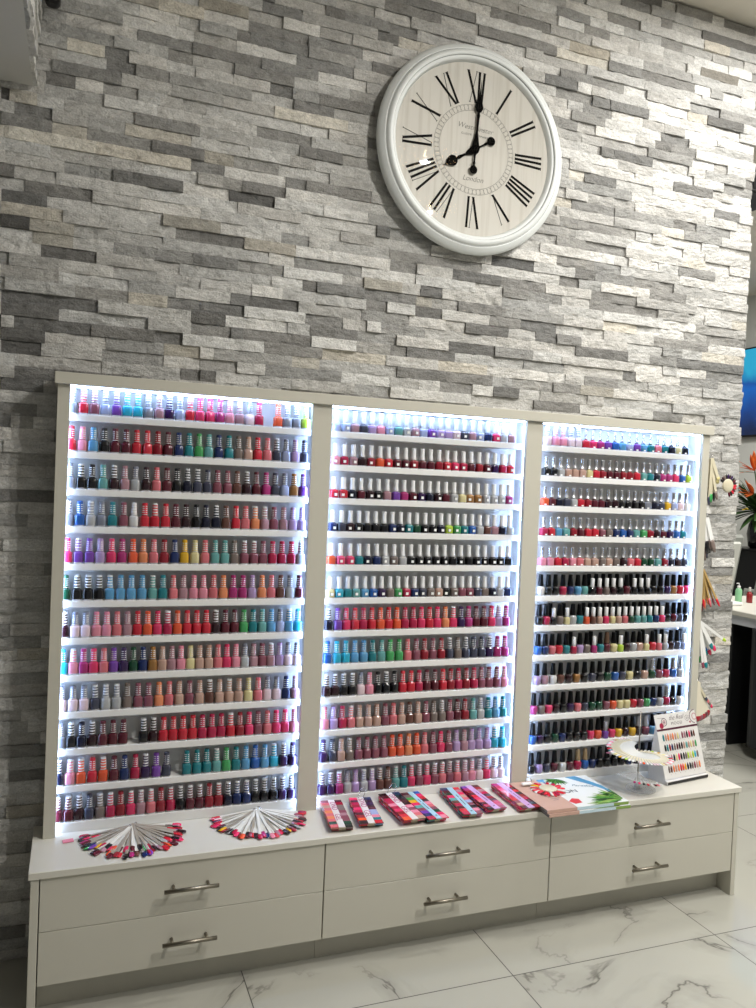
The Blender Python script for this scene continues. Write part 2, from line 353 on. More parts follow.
def stone_obj(name, V, F, C):
    me = bpy.data.meshes.new(name); me.from_pydata(V, [], F); me.materials.append(STONE)
    ca = me.color_attributes.new('stone', 'FLOAT_COLOR', 'CORNER')
    data = []; fi = 0
    ends = iter(C); end, c = next(ends)
    for p in me.polygons:
        while p.index >= end: end, c = next(ends)
        data += [c[0], c[1], c[2], 1.0]*p.loop_total
    ca.data.foreach_set('color', data)
    me.polygons.foreach_set('use_smooth', [False]*len(F))
    me.update(); o = bpy.data.objects.new(name, me); COL.objects.link(o); return tag(o, kind='structure')
V, F, C = stone_rows(0, 94, XL, XR, spec)
o = len(V); DARK = .02   # mortar backing and core of the wall
for a in ((XL, XR-.02, .016, .16, 0, HC),):
    x0, x1, y0, y1, z0, z1 = a
    V += [(x, y, z) for z in (z0, z1) for y in (y0, y1) for x in (x0, x1)]
    F += [tuple(o+i for i in f) for f in ((0, 2, 3, 1), (4, 5, 7, 6), (0, 1, 5, 4), (2, 6, 7, 3), (0, 4, 6, 2), (1, 3, 7, 5))]
    C.append((len(F), (.28, .275, .26)))
stone_obj('wall_back', V, F, C)
# end face of the stone wall and the stone-clad bulkhead in the corner above
def clad_side(name, x, y0, y1, z0, z1, sgn, seed):
    V, F, C = [], [], []; rnd = random.Random(seed); z = z0
    n = 0
    while z < z1-.01:
        zz = min(z1, z+PITCH); a = y0
        while a < y1-.001:
            b = min(y1, a+rnd.uniform(.08, .28)); 
            if y1-b < .05: b = y1
            split_face(V, F, C, a+.0006, b-.0006, z+.0006, zz-.0006, rnd.uniform(-.006, .006), min(.92, max(.3, rnd.gauss(.66, .14))), '', rnd.uniform(0, 90), back=.02); a = b
        z = zz
    V = [(x-sgn*v[1], v[0], v[2]) for v in V]
    if sgn > 0: F = [tuple(f) for f in F]
    return stone_obj(name, V, F, C)
clad_side('wall_end', XR-.012, .022, .16, 0, HC, 1, 5)
SB = 2.565   # underside of the bulkhead
mb = MB(); mb.box(-1.4, -.096, -1.6, -.013, SB, HC, GREYP); tag(mb.build('beam_soffit'), kind='structure')
clad_side('wall_soffit_side', -.082, -1.6, -.014, SB, HC, 1, 9)

# ------------------------------------------------------------------ upper display unit
YF = -.110; POST_T = .018; YB_ = -.0125
W0, PE, OW, PM = 0.0, .0339, .7173, .065
XS = [0, PE, PE+OW, PE+OW+PM, PE+2*OW+PM, PE+2*OW+2*PM, PE+3*OW+2*PM, 2*PE+3*OW+2*PM]
WT = XS[-1]; HT = CZ+1.3035
unit = thing('display_shelving', (WT/2, -.06, CZ), 'wide white wall display shelving with three lit bays of nail polish', 'display shelving')
def upart(mb, name, label=None):
    o = mb.build(name, unit); o.matrix_parent_inverse = Matrix.Translation(-Vector(unit.location))
    if label: o['label'] = label
    return o
mb = MB(); mb.bbox(-.0082, WT+.0082, YF-.013, YB_, HT, HT+.0334, CAB); upart(mb, 'crown_board')
for i, (a, b) in enumerate(((XS[0], XS[1]), (XS[2], XS[3]), (XS[4], XS[5]), (XS[6], XS[7]))):
    mb = MB(); mb.bbox(a, b, YF, YF+POST_T, CZ, HT, CAB, .001); upart(mb, 'face_post')
INS = .012
bays = [(XS[1], XS[2]), (XS[3], XS[4]), (XS[5], XS[6])]
for (a, b) in bays:
    mb = MB(); mb.box(a-INS-.018, a-INS, YF+POST_T, YB_, CZ, HT, CABW); upart(mb, 'side_panel')
    mb = MB(); mb.box(b+INS, b+INS+.018, YF+POST_T, YB_, CZ, HT, CABW); upart(mb, 'side_panel')
    mb = MB(); mb.box(a-INS, b+INS, YB_-.004, YB_, CZ, HT, CABW); upart(mb, 'back_panel')
    # LED strips sit behind the overhang of the face posts and of the crown
    for x0, x1 in ((a-INS, a-INS+.009), (b+INS-.009, b+INS)):
        mb = MB(); mb.box(x0, x1, YF+POST_T+.0002, YF+POST_T+.006, CZ+.004, HT-.004, LEDM); upart(mb, 'led_strip', 'cold white light strip hidden behind the post')
    mb = MB(); mb.box(a-INS+.012, b+INS-.012, YF+POST_T+.004, YF+POST_T+.014, HT-.0035, HT-.0005, LEDM); upart(mb, 'led_strip', 'cold white light strip under the crown')
SHZ = [CZ+.0290+.10865*(11-i) for i in range(12)]
for (a, b) in bays:
    for i, z in enumerate(SHZ):
        mb = MB(); zb = z-.0195 if i < 11 else CZ+.0005
        mb.bbox(a-.004, b+.004, YF+.0270, YB_-.0045, zb, z, CABW, .0008); upart(mb, 'shelf_board')

# ------------------------------------------------------------------ base cabinets and worktop
YD = -.309; XA, XB = -.0213, 2.382
mb = MB(); mb.bbox(-.027, 2.388, -.315, YB_, CZ-.019, CZ-.0002, TOPM, .0012)
tag(mb.build('worktop'), 'long white worktop running over all three drawer cabinets', 'worktop')
DX = [0.0008+.7864*i for i in range(4)]
names = ['white two-drawer base cabinet at the dark end of the stone wall', 'white two-drawer base cabinet between the two end ones', 'white two-drawer base cabinet under the tropical album and card stand']
for i in range(3):
    x0, x1 = DX[i], DX[i+1]
    cab = thing('drawer_cabinet', ((x0+x1)/2, -.16, 0), names[i], 'cabinet', 'drawer cabinets under the display')
    def cpart(mb, name, parent=cab, label=None):
        o = mb.build(name, parent)
        o.matrix_parent_inverse = Matrix.Translation(-Vector(cab.location)) if parent is cab else Matrix()
        return o
    a = XA if i == 0 else x0; b = XB if i == 2 else x1
    mb = MB(); top = CZ-.0195
    mb.box(a+(.022 if i == 0 else .0005), b-(.022 if i == 2 else .0005), YD+.021, YB_-.002, .0931, top, GAP); cpart(mb, 'carcass')
    if i == 0: mb = MB(); mb.bbox(XA, XA+.021, YD-.001, YB_, 0.0005, top, CAB, .001); cpart(mb, 'side_panel')
    if i == 2: mb = MB(); mb.bbox(XB-.021, XB, YD-.001, YB_, 0.0005, top, CAB, .001); cpart(mb, 'side_panel')
    mb = MB(); mb.box(x0+.0007, x1-.0007, -.2435, -.2315, .0005, .0935, CAB); cpart(mb, 'toe_board')
    for k in range(2):
        zt = top-.0008-k*.1452; zb = zt-.1437
        g0 = .0018
        mb = MB(); mb.bbox(x0+g0, x1-g0, YD, YD+.019, zb, zt, CAB, .0009); d = cpart(mb, 'drawer_front')
        cx = (x0+x1)/2; hz = CZ-.0865 if k == 0 else CZ-.2355; hw = .0745
        mb = MB(); Y0 = YD-.030
        mb.tube([(cx-hw, Y0, hz), (cx+hw, Y0, hz)], .0056, STEEL, 12)
        for sx in (-1, 1): mb.tube([(cx+sx*.0475, YD+.0003, hz), (cx+sx*.0475, Y0, hz)], .0046, STEEL, 10)
        h = mb.build('bar_handle', d); h['label'] = 'brushed steel bar handle'
        h.matrix_parent_inverse = d.matrix_parent_inverse.inverted() if False else Matrix()

def wpart(mb, name, root, label=None):
    o = mb.build(name, root); o.matrix_parent_inverse = (Matrix.Translation(root.location) @ root.rotation_euler.to_matrix().to_4x4()).inverted()
    if label: o['label'] = label
    return o

# ------------------------------------------------------------------ wall clock
CK = Vector((1.311, -.030, 2.634))
clock = thing('wall_clock', CK, 'large round white wall clock with black Roman numerals on the stone wall', 'clock')
RX = Matrix.Rotation(PI/2, 4, 'X')          # lathe axis z -> -y (towards the room)
RIM = mat('clock_rim_white', '#dfe3e2', .38, var=.03, vscale=14)
GROOVE = mat('clock_groove', '#8f9492', .6)
def dial_mat():
    m = bpy.data.materials.new('clock_dial'); m.use_nodes = True; nt = m.node_tree; b = nt.nodes['Principled BSDF']
    tc = nt.nodes.new('ShaderNodeTexCoord'); mp = nt.nodes.new('ShaderNodeMapping'); mp.inputs['Scale'].default_value = (38, 1, 1.6)
    n = nt.nodes.new('ShaderNodeTexNoise'); n.inputs['Scale'].default_value = 1.6; n.inputs['Detail'].default_value = 5
    r = nt.nodes.new('ShaderNodeValToRGB'); r.color_ramp.elements[0].position = .32; r.color_ramp.elements[0].color = lin('#dedacf'); r.color_ramp.elements[1].position = .52; r.color_ramp.elements[1].color = lin('#ebe8df')
    nt.links.new(tc.outputs['Object'], mp.inputs[0]); nt.links.new(mp.outputs[0], n.inputs['Vector']); nt.links.new(n.outputs['Fac'], r.inputs[0]); nt.links.new(r.outputs[0], b.inputs['Base Color'])
    b.inputs['Roughness'].default_value = .55
    return m
DIAL = dial_mat()
NUM = mat('clock_ink', '#0b0907', .7, spec=.2); INK = mat('clock_fine_ink', '#6f6b62', .6); HAND = mat('clock_hand_black', '#030303', .8, spec=.1)
prof = [(.300, .0), (.346, .0), (.3555, -.004), (.358, .004), (.3565, .012), (.348, .019), (.338, .026), (.3335, .027), (.3325, .0255), (.3310, .030), (.3255, .035), (.3165, .037), (.3120, .034), (.3105, .031), (.3065, .032), (.3005, .029), (.2965, .022), (.2945, .014)]
mats = [RIM]*(len(prof)-1); mats[7] = GROOVE; mats[12] = GROOVE
prof = [(r*1.002, z) for r, z in prof]
mb = MB(); mb.lathe(prof, RIM, 96, RX, mats); mb.build('rim', clock)
FY = -.014
mb = MB(); n = 96
mb.add([(.297*math.cos(2*PI*i/n), FY, .297*math.sin(2*PI*i/n)) for i in range(n)], [tuple(range(n))], DIAL); mb.build('dial', clock)
mb = MB(); mb.lathe([(.300, -.002), (.300, .0), (.346, .0)], RIM, 64, RX); mb.lathe([(.0, -.0005), (.30, -.0005)], RIM, 64, RX); mb.build('back_plate', clock)
# numerals: strokes in a local frame (x across, z outward), placed radially
glyph = {'I': (.010, [((0, 0), (0, 1), 1)]), 'V': (.030, [((-.5, 1), (.12, 0), 1), ((.5, 1), (.12, 0), 0)]), 'X': (.030, [((-.5, 1), (.5, 0), 1), ((.5, 1), (-.5, 0), 0)])}
R0, R1 = .162, .268
def stroke(mb, p, q, wd, y0, y1, M, serif):
    p = Vector((p[0], 0, p[1])); q = Vector((q[0], 0, q[1])); d = (q-p).normalized(); nn = Vector((d.z, 0, -d.x))*wd/2
    a = [p+nn, p-nn, q-nn, q+nn]
    mb.poly([(v.x, v.z) for v in a], y0, y1, NUM, M)
    for c in (p, q):
        mb.poly([(c.x-serif, c.z-.0007), (c.x+serif, c.z-.0007), (c.x+serif, c.z+.0007), (c.x-serif, c.z+.0007)], y0, y1, NUM, M)
for k, g in enumerate(['XII', 'I', 'II', 'III', 'IIII', 'V', 'VI', 'VII', 'VIII', 'IX', 'X', 'XI']):
    mb = MB(); ws = {'I': .0165, 'V': .033, 'X': .034}; tot = sum(ws[c] for c in g); x = -tot/2
    th = -2*PI*k/12
    M = Matrix.Rotation(-th, 4, 'Y')
    for c in g:
        wd = ws[c]; cx = x+wd/2; x += wd
        for (p, q, thick) in glyph[c][1]:
            sc_ = wd*.86
            def P(a): 
                zz = R0+(R1-R0)*a[1]; return ((cx+a[0]*sc_)*(.80+.20*a[1]*1.6), zz)
            stroke(mb, P(p), P(q), .0080 if thick else .0015, FY-.0012, FY-.0002, M, .0055 if thick else .003)
    mb.build('numeral', clock)
# chapter ring: two circles with minute ticks
mb = MB()
for r in (.154, .1345):
    a = [(r*math.cos(2*PI*i/120), r*math.sin(2*PI*i/120)) for i in range(120)]; b = [((r-.0011)*math.cos(2*PI*i/120), (r-.0011)*math.sin(2*PI*i/120)) for i in range(120)]
    mb.add([(p[0], FY-.0006, p[1]) for p in a+b], [(i, (i+1) % 120, (i+1) % 120+120, i+120) for i in range(120)], INK)
for i in range(60):
    M = Matrix.Rotation(2*PI*i/60, 4, 'Y'); 
    s_ = .0045 if i % 5 == 0 else .0028
    mb.poly([(-.0006, .137), (.0006, .137), (.0006, .151), (-.0006, .151)], FY-.0007, FY-.0004, INK, M)
    mb.poly([(-s_, .1495), (s_, .1495), (s_, .1505), (-s_, .1505)], FY-.0007, FY-.0004, INK, M)
    mb.poly([(-s_, .1375), (s_, .1375), (s_, .1385), (-s_, .1385)], FY-.0007, FY-.0004, INK, M)
mb.build('minute_ring', clock)
text_part('lettering', 'Westminster', .026, Matrix.Translation((.0, FY-.0006, .075)) @ Matrix.Rotation(math.radians(2), 4, 'Y') @ FRONT, INK, clock, .35, .0002, offset=-.0004)
text_part('lettering', 'CLOCK COMPANY', .0095, Matrix.Translation((.0, FY-.0006, .050)) @ FRONT, INK, clock, 0, .0002, spacing=1.4)
text_part('lettering', 'London', .026, Matrix.Translation((-.001, FY-.0006, -.100)) @ FRONT, INK, clock, .35, .0002, offset=-.0004)
def hand(name, deg, L, spade_r, spade_w, bal, bw, yy):
    mb = MB(); M = Matrix.Rotation(math.radians(deg), 4, 'Y')
    pts = [(.0, L), (.0028, spade_r+.050*L/.24)]
    pts += [(spade_w*.55, spade_r+.030), (spade_w*.95, spade_r+.016), (spade_w, spade_r+.006), (spade_w*.65, spade_r-.004), (.0035, spade_r-.009), (.0062, spade_r-.018), (.0042, spade_r-.032), (.0036, spade_r*.45), (.011, .022), (.0155, .004), (.0125, -.010), (.0035, -.020), (.0025, -bal+bw+.016), (.005, -bal+bw+.010), (.003, -bal+bw+.002)]
    if L < .2: pts[1] = (.0028, spade_r+.036)
    right = pts; disc = [(bw*math.sin(a), -bal-bw*math.cos(PI-a) if False else -bal+bw*math.cos(a)) for a in [PI*t/8 for t in range(1, 9)]]
    out = right+disc; left = [(-x, z) for x, z in reversed(out[1:-1])]
    mb.poly(out+left, yy-.0016, yy, HAND, M); mb.build(name, clock)
hand('hour_hand', -122.3, .138, .088, .0185, .0725, .0155, FY-.006)
hand('minute_hand', 3.2, .240, .135, .0150, .072, .0145, FY-.009)
mb = MB(); mb.loft([(0, .012, .012), (.010, .012, .012), (.0125, .009, .009), (.013, .004, .004)], HAND, 20, M=Matrix.Translation((0, FY, 0)) @ RX); mb.build('hub', clock)
def glass_mat():
    m = bpy.data.materials.new('clock_glass'); m.use_nodes = True; nt = m.node_tree
    for n in list(nt.nodes):
        if n.type != 'OUTPUT_MATERIAL': nt.nodes.remove(n)
    o = [n for n in nt.nodes if n.type == 'OUTPUT_MATERIAL'][0]
    t = nt.nodes.new('ShaderNodeBsdfTransparent'); g = nt.nodes.new('ShaderNodeBsdfGlossy'); g.inputs['Roughness'].default_value = .015
    f = nt.nodes.new('ShaderNodeFresnel'); f.inputs[0].default_value = 1.22; x = nt.nodes.new('ShaderNodeMixShader')
    nt.links.new(f.outputs[0], x.inputs[0]); nt.links.new(t.outputs[0], x.inputs[1]); nt.links.new(g.outputs[0], x.inputs[2]); nt.links.new(x.outputs[0], o.inputs[0]); return m
mb = MB(); mb.add([(.2995*math.cos(2*PI*i/n), -.028, .2995*math.sin(2*PI*i/n)) for i in range(n)], [tuple(range(n))], glass_mat()); mb.build('glass', clock)

# ceiling lamps whose bulbs and crystal beads mirror in the clock glass
BULB = mat('warm_bulb', '#ffffff', .4, emis='#ffdca6', es=95.0)
BEAD = mat('crystal_bead', '#ffffff', .2, emis='#ffce8a', es=9.0)  # glow put into the beads to imitate sparkle from the bulb
for k, (x, y) in enumerate(((1.861, -1.793), (2.225, -2.533))):
    lp = thing('ceiling_lamp', (x, y, HC-.002), ('crystal beaded ceiling lamp nearer the stone wall', 'crystal beaded ceiling lamp farther from the stone wall')[k], 'lamp', 'crystal ceiling lamps')
    mb = MB(); mb.lathe([(0, -.004), (.19, -.004), (.19, -.0), (.20, 0)], CHROME, 40); mb.build('canopy', lp)
    mb = MB(); mb.lathe([(0.0001, -.045), (.009, -.042), (.013, -.033), (.009, -.022), (.006, -.012), (.006, -.004)], BULB, 16); mb.build('bulb', lp)
    mb = MB(); rnd = random.Random(k)
    for ring, rr in enumerate((.06, .10, .14, .18)):
        for j in range(14+ring*7):
            a = 2*PI*j/(14+ring*7); z = -.05-.012*(3-ring)*.5; c = (rr*math.cos(a), rr*math.sin(a), z+.02*((j+ring) % 2)); r = .0055
            mb.loft([(-r, .0005, .0005), (0, r, r), (r, .0005, .0005)], BEAD, 6, M=Matrix.Translation(c), smooth=False)
            mb.tube([(c[0], c[1], c[2]+r*.8), (c[0], c[1], -.008)], .0006, CHROME, 4)
    tag(mb.build('crystal_drops', lp), kind='stuff')

# ------------------------------------------------------------------ nail polish
PAL = dict(R=('#d81e34', 'bright red'), r=('#9c1528', 'dark red'), C=('#c01848', 'crimson'), m=('#5e1426', 'maroon'), M=('#2e0d18', 'black cherry'),
 K=('#0c0b10', 'black'), k=('#0f1330', 'navy black'), N=('#172c66', 'navy blue'), B=('#1f5fb8', 'royal blue'), b=('#58a2d4', 'sky blue'), c=('#22b4d6', 'turquoise'),
 T=('#14808a', 'teal'), t=('#62aaa8', 'pale teal'), G=('#3fa85a', 'green'), g=('#10492f', 'dark green'), L=('#b9dc3e', 'lime green'), Y=('#e8b21c', 'yellow'), y=('#e4d79a', 'pale yellow'),
 O=('#f0542a', 'orange'), o=('#f08a58', 'coral orange'), A=('#a97436', 'bronze'), P=('#ee2f66', 'hot pink'), p=('#f08fa6', 'pink'), q=('#efd2da', 'pale pink'),
 l=('#b99ad0', 'lilac'), V=('#7a3fae', 'violet'), v=('#33154f', 'dark purple'), u=('#b3838f', 'dusty mauve'), U=('#8f4a5c', 'rosewood'), n=('#c9a08e', 'nude beige'), Z=('#6b4136', 'brown'),
 z=('#7d6e68', 'taupe'), S=('#8e93a2', 'silver glitter'), s=('#b8babd', 'light grey'), W=('#e8e6e4', 'white'), X=('#e4707a', 'salmon'), H=('#b82a78', 'magenta'), d=('#3f4257', 'slate'), i=('#a9b6e0', 'periwinkle'))
def mute(c, v=.86, sat=.90):
    r, g, b = [int(PAL[c][0][i:i+2], 16)/255 for i in (1, 3, 5)]; y = .3*r+.59*g+.11*b
    return tuple(max(0, min(1, (y+(q-y)*sat)*v)) for q in (r, g, b))
def polish(c):
    nm = PAL[c][1].replace(' ', '_')+'_polish'
    return mat(nm, mute(c), .16 if c not in 'SA' else .3, 0 if c not in 'SA' else .25, .6)
def tinted(c):
    if c in 'Sswiq': return mat('dark_cap_print', '#7b7e8c', .4)
    r, g, b = [int(PAL[c][0][i:i+2], 16)/255 for i in (1, 3, 5)]; f = .88
    return mat(PAL[c][1].replace(' ', '_')+'_cap', (r*f+.03, g*f+.03, b*f+.03), .4)
CAPW = mat('cap_white', '#e9eaec', .35); CAPB = mat('cap_black', '#050506', .32, spec=.3); CAPG = mat('cap_grey', '#9a9aa0', .4); CAPT = mat('cap_tan', '#8f7a5c', .45); CAPBR = mat('cap_brown', '#5d4636', .45)
GLS = mat('thick_glass_base', '#c8c6cc', .08, 0, .5)
LBL = mat('bottle_label_white', '#f2f2f2', .5); LBK = mat('bottle_label_print', '#15151a', .5)
def body_mesh(kind, c, rnd):
    mb = MB(); P = polish(c)
    bm_ = lambda i, j: GLS if i == 0 else None
    if kind == 'A':   # rounded square bottle with shoulders
        mb.loft([(0, .0118, .0118), (.0035, .0140, .0140), (.008, .0142, .0142), (.0300, .0138, .0138), (.0328, .0122, .0122), (.0350, .0082, .0082, 2.4), (.0368, .0076, .0076, 2)], P, 16, 3.4, band=bm_)
    elif kind == 'B':
        mb.loft([(0, .0125, .0125), (.0018, .0137, .0137), (.006, .0140, .0140), (.0235, .0140, .0140), (.0268, .0128, .0128), (.0288, .0086, .0086, 2.4), (.0298, .0078, .0078, 2)], P, 16, 4.2, band=bm_)
    elif kind in 'CE':
        mb.loft([(0, .0125, .0120), (.0018, .0137, .0130), (.006, .0139, .0132), (.0240, .0139, .0132), (.0266, .0130, .0122), (.0285, .0078, .0078, 2.2), (.0305, .0066, .0066, 2)], P, 16, 5.0, band=bm_)
    elif kind == 'D':
        mb.loft([(0, .0098, .0098), (.0025, .0117, .0117), (.013, .0137, .0137), (.021, .0143, .0143), (.0275, .0140, .0136), (.0315, .0118, .0112), (.0335, .0080, .0080, 2), (.0345, .0074, .0074, 2)], P, 16, 2.5, band=bm_)
    else:             # small slim bottle
        mb.loft([(0, .0098, .0092), (.0018, .0110, .0100), (.020, .0114, .0104), (.0265, .0104, .0096), (.0290, .0070, .0070, 2), (.0300, .0064, .0064, 2)], P, 16, 3.0, band=bm_)
    return mb
def cap_mesh(kind, c, style):
    mb = MB()
    if kind == 'A':
        dark = style == 'w'
        base = CAPW if dark else tinted(c); inkm = tinted(c) if dark else CAPW
        z = .0369; secs = [(z, .0088, .0088), (z+.001, .0092, .0092)]
        zz = [.0398, .0442, .0482, .0526, .0562, .0604, .0640, .0678, .0700, .0710, .0715, .0718] if dark else [.0395, .0412, .0440, .0463, .0500, .0523, .0560, .0583, .0620, .0643, .0680, .0715]
        for q in zz: secs.append((q, .0090-.0011*(q-.038)/.034, .0090-.0011*(q-.038)/.034))
        secs += [(.0730, .0074, .0074), (.0736, .0050, .0050)]
        if dark:
            bd = lambda i, j: inkm if i in (2, 4, 6, 8) and j % 8 != 7 else CAPW
        else:
            bd = lambda i, j: CAPW if ((i-1) in (3, 5, 7, 9) and j % 4 in (0, 1, 2)) or i == 1 else None
        mb.loft(secs, base, 16, 2.0, band=bd)
    elif kind == 'B':
        mb.loft([(.0299, .0082, .0082), (.0305, .0086, .0086), (.038, .0080, .0080), (.052, .0074, .0074), (.0665, .0080, .0080), (.0685, .0079, .0079), (.0692, .0068, .0068)], CAPW, 16)
    elif kind == 'C':
        M_ = SILVER
        mb.loft([(.0306, .0074, .0074), (.0312, .0078, .0078), (.034, .0078, .0078), (.035, .0068, .0068), (.050, .0064, .0064), (.0665, .0066, .0066), (.0685, .0062, .0062), (.0690, .005, .005)], M_, 12, 2.0)
    elif kind == 'E':
        mb.loft([(.0306, .0066, .0066), (.0312, .0072, .0072), (.036, .0052, .0052), (.050, .0034, .0034), (.0645, .0026, .0026), (.0655, .0022, .0022)], SILVER, 12)
    elif kind == 'D':
        m = {'': CAPB, 's': SILVER, 't': CAPT, 'n': CAPBR, 'g': CAPG}.get(style, CAPB)
        mb.loft([(.0346, .0098, .0098), (.0352, .0104, .0104), (.040, .0102, .0102), (.058, .0086, .0086), (.0735, .0078, .0078), (.0755, .0074, .0074), (.0762, .0060, .0060)], m, 16)
    else:
        m = {'': CAPW, 's': SILVER, 't': CAPT, 'g': CAPG}.get(style, CAPW)
        mb.loft([(.0301, .0070, .0070), (.0306, .0075, .0075), (.048, .0073, .0073), (.0605, .0075, .0075), (.0620, .0072, .0072), (.0626, .0060, .0060)], m, 14)
    return mb
def label_mesh(kind, v):
    mb = MB(); yf = {'B': -.01415, 'C': -.01345, 'E': -.01345}[kind]; x = (-.003, .0, .0035)[v]
    if kind == 'B':
        mb.box(x-.0045, x+.0045, yf-.0002, yf+.001, .008, .0165, LBL); mb.box(x-.0062, x-.0047, yf-.00015, yf+.001, .007, .019, LBK)
    else:
        mb.box(x-.0042, x+.0042, yf-.0002, yf+.001, .0028, .0075, LBL)
    return mb
CACHE = {}
def cached(key, fn):
    if key not in CACHE: CACHE[key] = fn()
    return CACHE[key]
# rows from the top; one letter a colour; '_' a gap
LEFT = ["SRUiVccSuviRPPHpuqC_OSSL", "RpbKmmRRrmNTGtNTznRXdild", "SKKtMusMXmKkddUUZMmHdiAV", "SBsSTUWRRRmMKkkZRXouUull", "PVVlPHOoXrNYyXttzUUUCCCs",
        "gKKKbbbbtTXuppXoHHloXZsm", "MqqppXuROPCORRRMmmGTtbibc", "cpHPXVvgNAnupynnXPpsuUulqq", "qqqdsszUUoXnUnZnnnyXqqNu", "SKkMmmm_KMRRRRCCCRrPUXPPp"[:25], "kpOROmNCvVd_TTTtGTbBbcvv", "mmMdzCrPuXrCKmmrrkNNKKKvv"]
MID_ = ["iiudlpitsuiVllqduiNPsu", "pCuMrORmmrmmrRPCmrmvCR"[:22], "RRkmMKuVHmvkMmsyAAsssH", "NdMKKKKNkTgKKkLGTBsZuks", "OPPTkNszsKKKKKKKKKKKKK"[:22], "ycTtbBvzGCNdznKzUUdzksN",
        "kVPRCROROCCPRPoPvHmmPlH", "BccbbTtGGXUrUrdzdddvHH", "MMKKqpKKKRRCmmRrCrCUUUp", "plCXnnnUXnZnUzzUmrtsTbT", "vdnzUUUUOOoOXUPUlulllcc", "vvHslslZZtTPUPUXUXupqPqq"]
# right bay: (kind, letters) runs; lower case tail after '/' sets special caps
R_RUNS = [[('A', 'qppqq', 'w'), ('E', 'RPHVBbiVbTXTkyk', '')], [('C', 'KKsnnnyRrmmrrRtTkHHPBL', '')], [('C', 'OmkdsRrmmMMKKKKSkdYiqW', '')], [('C', 'CRbtrmRRUzNBNtGrMmvBT', '')], [('C', 'ppRCpXnnznzMXRggtrkMd', '')],
    [('D', 'WKKCNbt', ''), ('F', 'KmzMK', ''), ('D', 'm', ''), ('F', 'KKK', ''), ('D', 'KKvARP', '')],
    [('D', 'KC', ''), ('F', 'K', ''), ('D', 'z', ''), ('F', 'y', ''), ('D', 'sT', ''), ('F', 'OZnPynXgttTNP'[:9], ''), ('F', 'tTNP'[:4], ''), ('D', 'KmdK', '')],
    [('D', 'BNXRT', ''), ('F', 'C', ''), ('D', 'lz', ''), ('F', 'H', ''), ('D', 'T', ''), ('D', 'm', 'n'), ('D', 'y', ''), ('F', 'L', ''), ('D', 'Msn', ''), ('F', 'y', ''), ('D', 'R', ''), ('F', 'Xs', ''), ('D', 'Md', ''), ('F', 'i', '')],
    [('D', 'luWZMAKdKgBdyKn', ''), ('D', 'g', 's'), ('D', 'UC', ''), ('D', 'B', 's'), ('D', 's', 's')],
    [('D', 'HzPMKvXdggUOyyRUGNs', ''), ('D', 'C', 's'), ('D', 'KW', '')],
    [('D', 'BvKgNKKKPO', ''), ('F', 'V', 'g'), ('D', 'PYMY', ''), ('D', 'MU', 'g'), ('D', 'bKKKK', '')],
    [('D', 'KldmWm', ''), ('D', 'CB', 't'), ('D', 'NKKKKNvdKKKKK', '')]]
RNG = [(.0405, .742, .7425), (.845, 1.500, 1.514), (1.645, 2.268, 2.305)]
WHITECAP = set('SsKkMiuvlzdqWAyt')
rnd = random.Random(3)
bottles = []     # (bay, row, index, kind, colour, style, x, y, back?)
for r in range(12):
    for bay, rows in ((0, LEFT), (1, MID_), (2, R_RUNS)):
        if bay < 2:
            seq = [('A' if bay == 0 or r > 5 else 'B', c, None) for c in rows[r]]
        else:
            seq = [(k, c, st) for (k, cs, st) in rows[r] for c in cs]
        a = RNG[bay][0]-(.006 if bay == 2 and r > 8 else 0); b = (.7405, 1.494+.013*r/11+(.006 if r > 2 else 0), (2.265, 2.287, 2.285, 2.275, 2.290, 2.309, 2.309, 2.307, 2.298, 2.300, 2.302, 2.302)[r])[bay]
        if bay == 0: a += -.0003*r; 
        N = len(seq); st_ = (b-a)/(N-1)
        for i, (k, c, st) in enumerate(seq):
            if c == '_': continue
            x = a+i*st_+rnd.uniform(-.0006, .0006)*(1 if st_ > .0296 else .2); y = -.0665+rnd.uniform(-.0015, .0015)
            if k == 'A' and st is None:
                st = 'w' if (c in 'SsKkMivzdW' and rnd.random() < .6) or rnd.random() < .10 or (r == 0 and c in 'SuvUiVcl') or r == 11 and rnd.random() < .8 else ''
            if k == 'F': y = -.0705
            bottles.append([bay, r, i, k, c, st or '', x, y, False])
            if k == 'F': bottles.append([2, r, i, 'D', 'K', '', x+.003, -.0430, True])
CAMP = Vector((0.0581, -2.5532, 1.4494)); CAMF = Vector((RM[1][0], RM[1][1], RM[1][2]))
def shown(b):
    if b[8]: return 0
    dpt = (Vector((b[6], b[7], SHZ[b[1]]))-CAMP).dot(CAMF)
    sz = {'A': 1.0, 'B': .96, 'C': .9, 'E': .8, 'D': 1.04, 'F': .7}[b[3]]
    if b[2] == 0: sz *= .7
    return sz/dpt**2
order = sorted(range(len(bottles)), key=lambda q: -shown(bottles[q]))
single = set(order[:300])
ORD = ['top', 'second', 'third', 'fourth', 'fifth', 'sixth', 'seventh', 'eighth', 'ninth', 'tenth', 'eleventh', 'bottom']
ORDN = ['first', 'second', 'third', 'fourth', 'fifth', 'sixth', 'seventh', 'eighth', 'ninth', 'tenth', 'eleventh', 'twelfth', 'thirteenth', 'fourteenth', 'fifteenth', 'sixteenth', 'seventeenth', 'eighteenth', 'nineteenth', 'twentieth', 'twenty-first', 'twenty-second', 'twenty-third', 'twenty-fourth', 'twenty-fifth', 'twenty-sixth']
BAY = ['left', 'middle', 'right']
rowmap = {}
for b in bottles:
    if not b[8]: rowmap.setdefault((b[0], b[1]), []).append(b)
